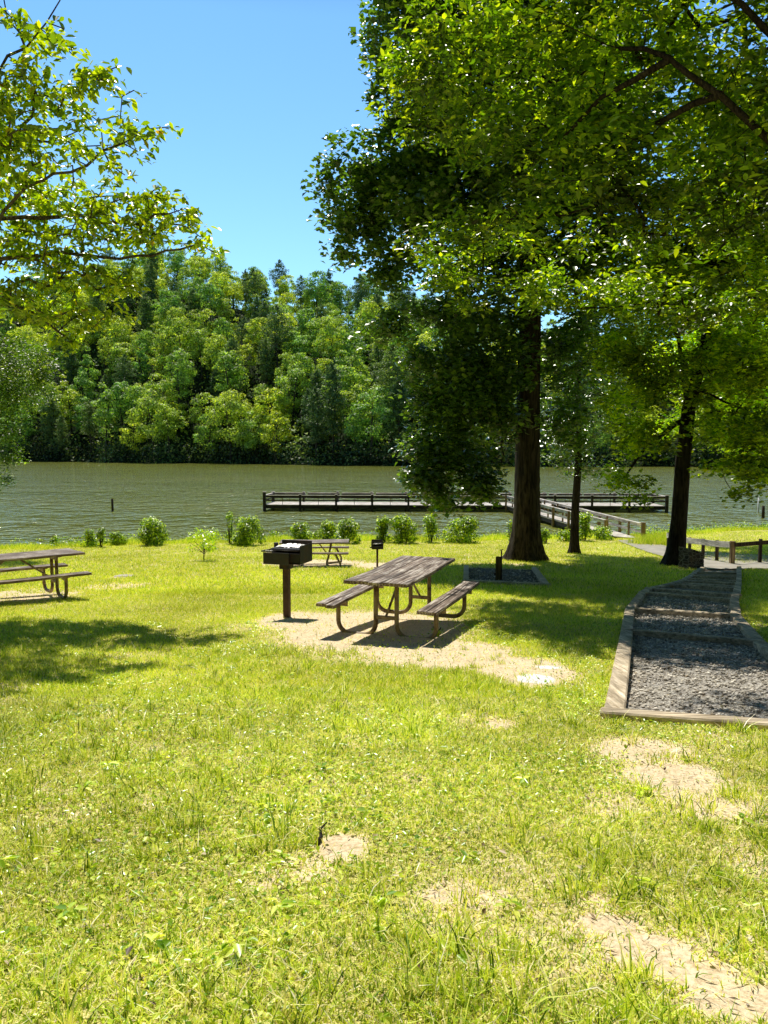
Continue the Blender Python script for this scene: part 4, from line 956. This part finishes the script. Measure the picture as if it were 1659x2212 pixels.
pebbles('loose_gravel', PF, 700, .022, 'loose grey stones on the pad around the tap post', 4, -.01)
p = G(1076, 1252); p.z = gz(p.x, p.y)
sp = thing('water_tap', 'short wooden post with a metal hose tap standing in the gravel pad', 'water tap', p, math.radians(-12))
mb = MB(); mb.beam((0, 0, -.05), (0, 0, .56), .125, .125, up=(0, 1, 0), bev=.008); mb.build('post', M['spigot_post'], sp)
mb = MB(); mb.tube([(.078, -.04, .0), (.078, -.04, .70)], .017, 8); mb.tube([(.078, -.04, .66), (.078, -.085, .665), (.078, -.10, .63)], .014, 8); mb.build('pipe', M['rust_post'], sp)
mb = MB(); mb.tube([(.078, -.04, .70), (.078, -.04, .73)], .012, 6); mb.tube([(.03, -.04, .725), (.078, -.04, .735), (.125, -.04, .75)], .01, 6); mb.build('tap_handle', M['black_steel'], sp)
mb = MB(); mb.tube([(-.075, -.03, .10), (-.075, -.03, .16)], .02, 8); mb.build('drain_stub', M['rust_post'], sp)

# ------------------------------------------------------------------ timber steps
walk = thing('timber_steps', 'stepped walk of landscape timbers filled with grey gravel', 'steps', (0, 0, 0))
nP = len(PL)
TW = [.155, .155, .15, .145, .14, .13, .12, .12, .12, .12]
for i in range(nP):
    PL[i].z = gz(PL[i].x, PL[i].y)+.045; PR[i].z = gz(PR[i].x, PR[i].y)+.045
TOP = []
for i in range(nP-1):
    # stepped: each bay level-ish, slightly dropping away
    zl = (PL[i].z+PL[i+1].z)/2; TOP.append(zl)
for i in range(nP-1):
    a, b_ = PL[i], PL[i+1]; c, d_ = PR[i], PR[i+1]; w = TW[i]
    for s, (p, q) in enumerate(((a, b_), (c, d_))):
        side = 1 if s == 0 else -1
        dr = (q-p); dr.z = 0; dr.normalize(); rr_ = Vector((dr.y, -dr.x, 0))*side
        k0 = w*.55 if i == 0 else .05
        mb = MB(); P0 = p + dr*(.08 if i == 0 else .062) + rr_*w/2; P1 = q - dr*.01 + rr_*w/2 + dr*.04
        P0.z = p.z-.055+.003*i; P1.z = q.z-.05+.003*i
        mb.beam(P0, P1, w, .13, bev=.012, jit=.003); mb.build('side_timber', M['timber_side'], walk)
cross = [(0, .12), (1, .09), (2, .085), (3, .09), (4, .11), (5, .10), (6, .10), (7, .10), (8, .10)]
for i, w in cross:
    p, q = PL[i], PR[i]; dr = (q-p).normalized(); mb = MB()
    ins = -.02 if i in (0, 4) else TW[i]*.15
    P0 = p+dr*ins; P1 = q-dr*(ins if i not in (0,) else -.05)
    P0.z = p.z-.045+(.012 if i else -.004); P1.z = q.z-.045+(.012 if i else -.004)
    mb.beam(P0, P1, w, .13, bev=.012, jit=.003); mb.build('cross_timber', M['timber'], walk)
# extra intermediate treads on the descending flight
for i, t_ in ((5, .5), (6, .5), (7, .5)):
    p = PL[i].lerp(PL[i+1], t_); q = PR[i].lerp(PR[i+1], t_); dr = (q-p).normalized(); mb = MB()
    P0 = p+dr*.11; P1 = q-dr*.11; P0.z -= .04; P1.z -= .04
    mb.beam(P0, P1, .09, .11, bev=.01, jit=.003); mb.build('cross_timber', M['timber'], walk)
GP = [Vector((p.x, p.y, 0)) for p in PL]+[Vector((p.x, p.y, 0)) for p in PR[::-1]]
gb = patch_mesh('gravel_path', GP, M['gravel'], -.008); tag(gb, kind='structure')
pebbles('gravel', [PL[0], PL[1], PL[3], PR[3], PR[1], PR[0]], 9000, .018, 'loose grey gravel between the landscape timbers of the steps', 6, -.006)

# ------------------------------------------------------------------ concrete path
t = NT('path_concrete'); tc = t.n('ShaderNodeTexCoord')
n1 = t.noise(tc.outputs['Object'], 2, 6); n2 = t.noise(tc.outputs['Object'], 60, 4)
c = t.mix(1.0, t.ramp(n1, [(.3, (.30, .27, .23)), (.7, (.48, .44, .38))]), t.ramp(n2, [(.3, (.85, .85, .85)), (.7, (1.1, 1.1, 1.1))]), 'MULTIPLY')
t.principled(c, .9, t.bump(n2, .3, .003), .2); M['concrete'] = t.m
cp = patch_mesh('path', [Vector((a, b_, 0)) for a, b_ in PATH], M['concrete'], .03, res=.3); tag(cp, kind='structure')

# ------------------------------------------------------------------ stone pier
b = G(1474, 1229); b2 = G(1519, 1229)
pc = Vector(((b.x+b2.x)/2+.02, b.y+.18, gz(b.x, b.y)))
bm = bmesh.new(); nn = 14
wd = (b2.x-b.x)/2*1.02
pier = thing('stone_pier', 'squat stone masonry block with sloping top beside the leaning tree', 'stone block', pc, math.radians(24))
bmesh.ops.create_cube(bm, size=1)
bmesh.ops.subdivide_edges(bm, edges=bm.edges[:], cuts=12, use_grid_fill=True)
rr_ = random.Random(4)
for v in bm.verts:
    x, y, z = v.co; topz = .66-.18*(x+.5)
    v.co = Vector((x*wd*2*.9, y*.42, (z+.5)*topz-.04)) + Vector([rr_.uniform(-.009, .009) for _ in range(3)])
me = bpy.data.meshes.new('masonry'); bm.to_mesh(me); bm.free(); link('masonry', me, M['stone'], pier)

# ------------------------------------------------------------------ low guard fence
fp = [(1443, 1188, 1149), (1489, 1202, 1160), (1518, 1208, 1163), (1548, 1213, 1166), (1581, 1219, 1168), (1641, 1217, 1164), (1704, 1214, 1160), (1768, 1212, 1158)]
fence = thing('guard_fence', 'low wooden guard fence with grey board along the path at right', 'fence', (0, 0, 0))
pts = []
for i, (px, by_, ty_) in enumerate(fp):
    p = G(px, by_); p.z = gz(p.x, p.y); hh = (by_-ty_)*p.y/FPX; hh = max(.66, min(.8, hh)); pts.append((p, hh))
    mb = MB(); w = .13 if i == 4 else .09; mb.beam(p-Vector((0, 0, .05)), p+Vector((0, 0, hh)), w, w, up=(0, 1, 0), bev=.006); mb.build('post', M['post_dark' if i != 4 else 'dock_brown'], fence)
for i in range(len(pts)-1):
    (p, h0_), (q, h1_) = pts[i], pts[i+1]; dr = (q-p).normalized(); s = Vector((dr.y, -dr.x, 0)).normalized()
    s = -s if (s.x > 0 if i < 4 else s.y > 0) else s
    off = s*(.062 if i not in (3, 4) else .085)
    mb = MB(); zt = .11
    mb.beam(p+Vector((0, 0, h0_-zt))+off+dr*.004, q+Vector((0, 0, h1_-zt))+off-dr*.004, .03, .19 if i < 4 else .13, bev=.004); mb.build('rail', M['fence_grey' if i < 4 else 'post_dark'], fence)

# ------------------------------------------------------------------ fishing dock
dl = atz(572, 1103.5, 0); dr_ = atz(1439, 1107, 0)
dv = dr_-dl; DL = dv.length; dang = math.atan2(dv.y, dv.x)
print('dock', dl, dr_, DL)
dock = thing('fishing_pier', 'long low wooden fishing pier with railings lying across the lake', 'pier', dl, dang)
DW = 3.1; DZ = .46; RZ = 1.14
mb = MB(); nb_ = int(DL/.145)
for i in range(nb_): mb.beam((i*.145+.07, -.05, DZ-.02+random.uniform(-.003, .003)), (i*.145+.07, DW+.05, DZ-.02+random.uniform(-.003, .003)), .138, .04, bev=0)
mb.build('decking', M['dock_grey'], dock)
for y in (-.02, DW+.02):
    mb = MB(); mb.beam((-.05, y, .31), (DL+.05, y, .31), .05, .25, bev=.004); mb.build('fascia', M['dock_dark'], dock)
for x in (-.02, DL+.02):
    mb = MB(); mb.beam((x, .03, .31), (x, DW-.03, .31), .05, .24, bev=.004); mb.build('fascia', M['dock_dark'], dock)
nb = 11; gap0, gap1 = 17.0-0, 18.6
gl = atz(1095, 1092, .45); gw0 = (Vector((gl.x, gl.y, 0))-Vector((dl.x, dl.y, 0))).dot(dv.normalized()); gw1 = gw0+1.5
for sgn, y in ((0, 0), (1, DW)):
    for i in range(nb+1):
        x = DL*i/nb; top = RZ+.03+(.16 if i == 0 and sgn == 0 else 0)
        ex = x + (-.25 if sgn and 0 < i < nb else 0)
        mb = MB(); w = .2 if i in (0, nb) else .15
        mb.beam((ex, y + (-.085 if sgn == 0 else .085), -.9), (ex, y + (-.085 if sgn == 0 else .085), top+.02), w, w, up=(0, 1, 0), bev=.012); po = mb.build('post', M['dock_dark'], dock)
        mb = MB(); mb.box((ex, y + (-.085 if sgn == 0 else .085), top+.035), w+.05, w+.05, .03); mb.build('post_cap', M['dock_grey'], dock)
        if i < nb:
            x1 = DL*(i+1)/nb
            if sgn == 0 and x < gw1 and x1 > gw0: 
                segs = [s_ for s_ in ((x, min(x1, gw0)), (max(x, gw1), x1)) if s_[1]-s_[0] > .2]
            else: segs = [(x, x1)]
            for a, b_ in segs:
                yi = y + (.03 if sgn == 0 else -.03)
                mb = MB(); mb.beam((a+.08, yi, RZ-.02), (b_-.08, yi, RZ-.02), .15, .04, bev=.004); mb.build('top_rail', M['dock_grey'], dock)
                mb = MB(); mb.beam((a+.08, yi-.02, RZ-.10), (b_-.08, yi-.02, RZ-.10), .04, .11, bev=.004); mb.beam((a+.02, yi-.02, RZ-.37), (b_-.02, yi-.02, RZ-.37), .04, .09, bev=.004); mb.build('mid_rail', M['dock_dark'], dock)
                mb = MB(); xm = (a+b_)/2; mb.tube([(xm, yi+.02, DZ), (xm, yi+.02, RZ-.1)], .02, 6); mb.build('rail_support', M['dock_dark'], dock)
for x in (0, DL):
    mb = MB(); mb.beam((x, .12, RZ-.02), (x, DW-.12, RZ-.02), .14, .04, bev=.004); mb.build('top_rail', M['dock_grey'], dock)
    mb = MB(); mb.beam((x, .12, RZ-.10), (x, DW-.12, RZ-.10), .04, .11, bev=.003); mb.beam((x, .12, RZ-.37), (x, DW-.12, RZ-.37), .04, .09, bev=.003); mb.build('mid_rail', M['dock_dark'], dock)

# gangway from the shore to the pier
gA0 = Vector((10.6, 36.2, .38)); gA1 = Vector((gl.x, gl.y-.10, .45)); gB0 = Vector((11.75, 34.9, .38)); gB1 = Vector((gl.x+1.48, gl.y-.04, .45))
gang = thing('gangway', 'narrow wooden gangway with railings from the near bank to the pier', 'gangway', (0, 0, 0))
mb = MB(); n = 118
for i in range(n):
    t0 = (i+.5)/n; a = gA0.lerp(gA1, t0); b_ = gB0.lerp(gB1, t0); u_ = (b_-a).normalized()
    mb.beam(a-u_*.04+Vector((0, 0, -.02+random.uniform(-.003, .003))), b_+u_*.04+Vector((0, 0, -.02+random.uniform(-.003, .003))), .15, .04, bev=0)
mb.build('decking', M['dock_grey'], gang)
for a, b_ in ((gA0, gA1), (gB0, gB1)):
    mb = MB(); mb.beam(a-Vector((0, 0, .16)), b_-Vector((0, 0, .16)), .06, .22, bev=.004); mb.build('stringer', M['dock_dark'], gang)
nps = 7
for sd_, (a, b_) in enumerate(((gA0, gA1), (gB0, gB1))):
    u_ = (b_-a).normalized(); o_ = Vector((u_.y, -u_.x, 0))*(-1 if sd_ == 0 else 1)*.09; up = Vector((0, 0, 1))
    for i in range(nps+1):
        p = a.lerp(b_, i/nps) + o_
        w = .17 if i == 0 else .13
        hh = .74 if i == 0 else .72
        mb = MB(); mb.beam(p-up*(.45 if i == 0 else 1.3), p+up*hh, w, w, up=(0, 1, 0), bev=.01); mb.build('post', M['dock_brown'], gang)
        if i < nps:
            q = a.lerp(b_, (i+1)/nps)+o_
            mb = MB(); mb.beam(p+up*.69-o_*1.1+u_*.02, q+up*.69-o_*1.1-u_*.02, .14, .04, bev=.004); mb.build('top_rail', M['dock_grey_y'], gang)
            mb = MB(); mb.beam(p+up*.60-o_*.7, q+up*.60-o_*.7, .035, .12, bev=.003); mb.build('mid_rail', M['dock_grey_y'], gang)
            mb = MB(); mb.beam(p+up*.30-o_*.7, q+up*.30-o_*.7, .035, .12, bev=.003); mb.build('mid_rail', M['dock_grey_y'], gang)
            m_ = (p+q)/2-o_*1.3; mb = MB(); mb.beam(m_-up*.02, m_+up*.66, .09, .05, up=(0, 1, 0), bev=.004); mb.build('baluster', M['dock_brown'], gang)

# posts standing in the lake
p = atz(243, 1104, 0); po = thing('water_post', 'lone dark wooden post standing in the lake left of the pier', 'post', p)
mb = MB(); mb.tube([(0, 0, -1), (.01, 0, .3), (.0, 0, .88)], [.085, .08, .078], 12); mb.build('pile', M['post_dark'], po)
p = atz(1648, 1119, 0); po = thing('water_post', 'short dark wooden post in the lake near the right edge, beside a white pole', 'post', p)
mb = MB(); mb.tube([(0, 0, -1), (.01, 0, .3), (.0, 0, .78)], [.10, .095, .09], 12); mb.build('pile', M['post_dark'], po)
p = atz(1638, 1107, 0); po = thing('marker_pole', 'thin white pole standing in the lake near the right edge', 'pole', p)
mb = MB(); mb.tube([(0, 0, -1), (0, 0, 1.05)], .06, 10); mb.build('pipe', M['white_pipe'], po)
mb = MB(); mb.tube([(0, 0, 1.05), (0, 0, 1.09)], [.065, .05], 10); mb.build('cap', M['white_pipe'], po)

# ------------------------------------------------------------------ grass
def blades(x, y, h, w, seed, lean=.6, two=True, dz=0.0):
    r = np.random.default_rng(seed); n = len(x); z = terrain(x, y)+dz
    a = r.random(n)*2*PI; s = np.stack([np.cos(a), np.sin(a), np.zeros(n)], 1)*(w/2)[:, None]
    b_ = r.random(n)*2*PI; l = (np.abs(r.normal(size=n))*lean); dv_ = np.stack([np.cos(b_)*l, np.sin(b_)*l, np.ones(n)], 1)*h[:, None]
    P = np.stack([x, y, z-.004], 1)
    if two:
        mid = P+dv_*[.42, .42, .62]; tip = P+dv_*[1.1, 1.1, .95]; tip[:, 2] = np.maximum(tip[:, 2], z+.004)
        V = np.stack([P-s, P+s, mid+s*.8, mid-s*.8, tip], 1).reshape(-1, 3); k = np.arange(n)[:, None]*5
        F = np.concatenate([k+[0, 1, 2], k+[0, 2, 3], k+[3, 2, 4]], 1).reshape(-1, 3)
    else:
        V = np.stack([P-s, P+s, P+dv_], 1).reshape(-1, 3); F = np.arange(n*3).reshape(-1, 3)
    return V, F
def scatter(n, y0, y1, seed, pw=1.0, slope=.62, pad=1.2):
    r = np.random.default_rng(seed); t = r.random(n)
    a, b_ = y0**pw, y1**pw; y = (a+(b_-a)*t)**(1/pw); x = (r.random(n)*2-1)*(slope*y+pad)
    return x, y, r
def keep(x, y, r, thr=1.0):
    d_ = dirt(x, y); k = r.random(len(x)) > np.clip((d_-.28)*1.7, 0, .965)*thr
    k &= ~inpoly(x, y, STEPS) & ~inpoly(x, y, PATH) & ~inpoly(x, y, PAD)
    k &= y < shore(x)-.25
    return k
def joinVF(L):
    off = 0; Vs = []; Fs = []
    for V_, F_ in L: Vs.append(V_); Fs.append(F_+off); off += len(V_)
    return np.concatenate(Vs), np.concatenate(Fs)
# short turf near
x, y, r = scatter(430000, 1.1, 6.5, 51, 1.3); k = keep(x, y, r); x, y = x[k], y[k]; n = len(x)
tall = fbm(x, y, .9, 61, 3); hh = (.014+.024*r.random(n)**1.5)*(.5+.9*tall)
L1 = [blades(x, y, hh, .0035+.003*r.random(n), 52, 1.1)]
# tufts of longer grass
nt_ = 2600; x, y, r = scatter(nt_, 1.1, 9, 53, 1.5)
dens = fbm(x, y, .7, 63, 3) + .30*np.clip(2.6-y, 0, 1) + .25*np.clip((np.abs(x/y)-.28)*3, 0, 1); k = (dens > .54) & keep(x, y, r, .8); x, y = x[k], y[k]
per = 26; X = np.repeat(x, per)+r.normal(size=len(x)*per)*.028; Y = np.repeat(y, per)+r.normal(size=len(x)*per)*.028; n = len(X)
L1.append(blades(X, Y, (.04+.06*r.random(n))*np.repeat(.6+.7*r.random(len(x)), per), .004+.004*r.random(n), 54, .9))
V, F = joinVF(L1); print('near blades', len(V))
tag(link('grass', np_mesh('grass', V, F), M['blade']), 'short patchy sunlit lawn grass in the foreground', 'grass', kind='stuff')
x, y, r = scatter(420000, 6.2, 16, 55, 1.2); k = keep(x, y, r); x, y = x[k], y[k]; n = len(x)
L2 = [blades(x, y, (.02+.045*r.random(n)**1.4)*(.6+.8*fbm(x, y, .8, 65)), .006+.006*r.random(n), 56, .9, False)]
x, y, r = scatter(330000, 15, 38.5, 57, 1.0); k = keep(x, y, r); x, y = x[k], y[k]; n = len(x)
L2.append(blades(x, y, (.03+.06*r.random(n)), .012+.014*r.random(n), 58, .8, False))
V, F = joinVF(L2)
tag(link('lawn', np_mesh('lawn', V, F), M['blade_far']), 'bright mown lawn grass running down to the lake', 'grass', kind='stuff')
# clover and small broad leaves
x, y, r = scatter(70000, 1.2, 11, 71, 1.3); k = keep(x, y, r, .9) & (fbm(x, y, 1.1, 73) > .36+.2*r.random(70000)); x, y = x[k], y[k]; n = len(x)
P = np.stack([x, y, terrain(x, y)+.006+.022*r.random(n)], 1); N = r.normal(size=(n, 3))*.45; N[:, 2] = 1; s = (.011+.012*r.random(n))*(1+.05*y)
V, F = leaves(P, N, r.normal(size=(n, 3)), s, s*.85, .3, True)
tag(link('clover', np_mesh('clover', V, F), M['clover']), 'small round clover leaves low in the lawn', 'clover', kind='stuff')
# broad weeds (rosettes)
x, y, r = scatter(220, 1.4, 11, 75, 1.4); k = keep(x, y, r); x, y = x[k], y[k]
m_ = 7; X = np.repeat(x, m_); Y = np.repeat(y, m_); n = len(X); a = r.random(n)*6.28; rad = .02+.03*r.random(n)
P = np.stack([X+np.cos(a)*rad, Y+np.sin(a)*rad, terrain(X, Y)+.015+.025*r.random(n)], 1); D = np.stack([np.cos(a), np.sin(a), .3+0*a], 1); N = r.normal(size=(n, 3))*.3; N[:, 2] = 1; s = .03+.035*r.random(n)
V, F = leaves(P, N, D, s, s*.5, .25, True)
tag(link('broadleaf_weeds', np_mesh('broadleaf_weeds', V, F), M['clover']), 'flat rosettes of broad-leaved weeds scattered in the lawn', 'weeds', kind='stuff')
# dead straw, twigs and leaf bits on the bare soil
x, y, r = scatter(30000, 1.2, 16, 77, 1.3); k = ~inpoly(x, y, STEPS) | (r.random(len(x)) < .15); x, y = x[k], y[k]; n = len(x)
P = np.stack([x, y, terrain(x, y)+.006+.006*r.random(n)], 1); N = r.normal(size=(n, 3))*.25; N[:, 2] = 1; s = .015+.035*r.random(n)**2
V, F = leaves(P, N, r.normal(size=(n, 3)), s, s*.22, .2)
x, y, r = scatter(700, 1.6, 24, 79, 1.2); n = 700
P = np.stack([x, y, terrain(x, y)+.02], 1); N = r.normal(size=(n, 3))*.5; N[:, 2] = 1; s = .018+.028*r.random(n)
V, F = joinVF([(V, F), leaves(P, N, r.normal(size=(n, 3)), s, s*.6, .5)])
M['straw'] = leaf_mat('dry_straw', [(0, (.10, .06, .03)), (.4, (.45, .33, .17)), (1, (.85, .75, .5))], .2, .05, .5, (1, 1, .8), 1, 0, 0)
tag(link('litter', np_mesh('litter', V, F), M['straw']), 'dry straw and bits of dead leaf strewn over the bare soil', 'litter', kind='stuff')
# rough grass fringe at the near waterline
r = np.random.default_rng(81); n = 90000; x = r.uniform(-24, 26, n); sh = shore(x); y = sh - 2.4*r.random(n)**1.2 + .15
clump = fbm(x, y, .8, 83); k = (clump > .33) & ~inpoly(x, y, PATH) & ~((x > 10.4) & (x < 12) & (y > 34.5)); x, y, clump = x[k], y[k], clump[k]; n = len(x)
hh = (.08+.22*r.random(n))*(.5+1.2*(clump-.35)*3*.6)*(1-.35*(x > 10.2))
V, F = blades(x, y, hh, .014+.016*r.random(n), 84, .45, False)
# clump of long grass right of the gangway
g = G(1423, 1176); n = 3500; X = g.x+r.normal(size=n)*.42; Y = g.y+r.normal(size=n)*.35+.3
V2, F2 = blades(X, Y, .2+.28*r.random(n), .015+.015*r.random(n), 85, .5, False)
V, F = joinVF([(V, F), (V2, F2)])
tag(link('shore_grass', np_mesh('shore_grass', V, F), M['blade_far']), 'rough taller grass fringing the near waterline', 'grass', kind='stuff')
# low leafy weeds along the waterline
r = np.random.default_rng(87); nc = 420; x = r.uniform(-22, 24, nc); y = shore(x)-.3-1.1*r.random(nc); per = 42; hc = .15+.4*r.random(nc)**2; wc = .12+.22*r.random(nc)
kk = (fbm(x, y*0, .5, 88) > .38) & ~((x > 10.2) & (x < 12.2)) & ~inpoly(x, y, PATH); x, y, hc, wc = x[kk], y[kk], hc[kk], wc[kk]; nc = len(x)
X = np.repeat(x, per)+r.normal(size=nc*per)*np.repeat(wc, per); Y = np.repeat(y, per)+r.normal(size=nc*per)*np.repeat(wc, per); n = len(X)
P = np.stack([X, Y, terrain(X, Y)+.02+np.repeat(hc, per)*r.random(n)], 1); P[:, 2] = np.maximum(P[:, 2], .02); s = .05+.05*r.random(n)
V, F = leaves(P, rdir(n, r)*.8+[0, 0, .7], r.normal(size=P.shape), s, s*.5, .3)
tag(link('shore_weeds', np_mesh('shore_weeds', V, F), M['leaf_bush']), 'straggly low weeds along the near waterline', 'weeds', kind='stuff')
p = G(688, 1815); p.z = gz(p.x, p.y)+.012
tw = thing('twig', 'short dark twig lying on the upper left of the small bare spot in the lawn', 'twig', p)
mb = MB(); mb.tube([(0, -.06, 0), (.012, -.01, .012), (.005, .05, .015), (.03, .10, .02)], [.009, .008, .006, .003], 6); mb.build('stem', M['bark'], tw)
# pebbles on the dirt
pebbles('pebbles', [Vector((-8, 1.5, 0)), Vector((8, 1.5, 0)), Vector((6, 13, 0)), Vector((-6, 13, 0))], 3500, .008, 'small pale pebbles lying on bare soil of the lawn', 91)

SC.cycles.max_bounces = 7; SC.cycles.diffuse_bounces = 3; SC.cycles.glossy_bounces = 3; SC.cycles.transmission_bounces = 4; SC.cycles.use_denoising = True
SC.cycles.sample_clamp_indirect = 6
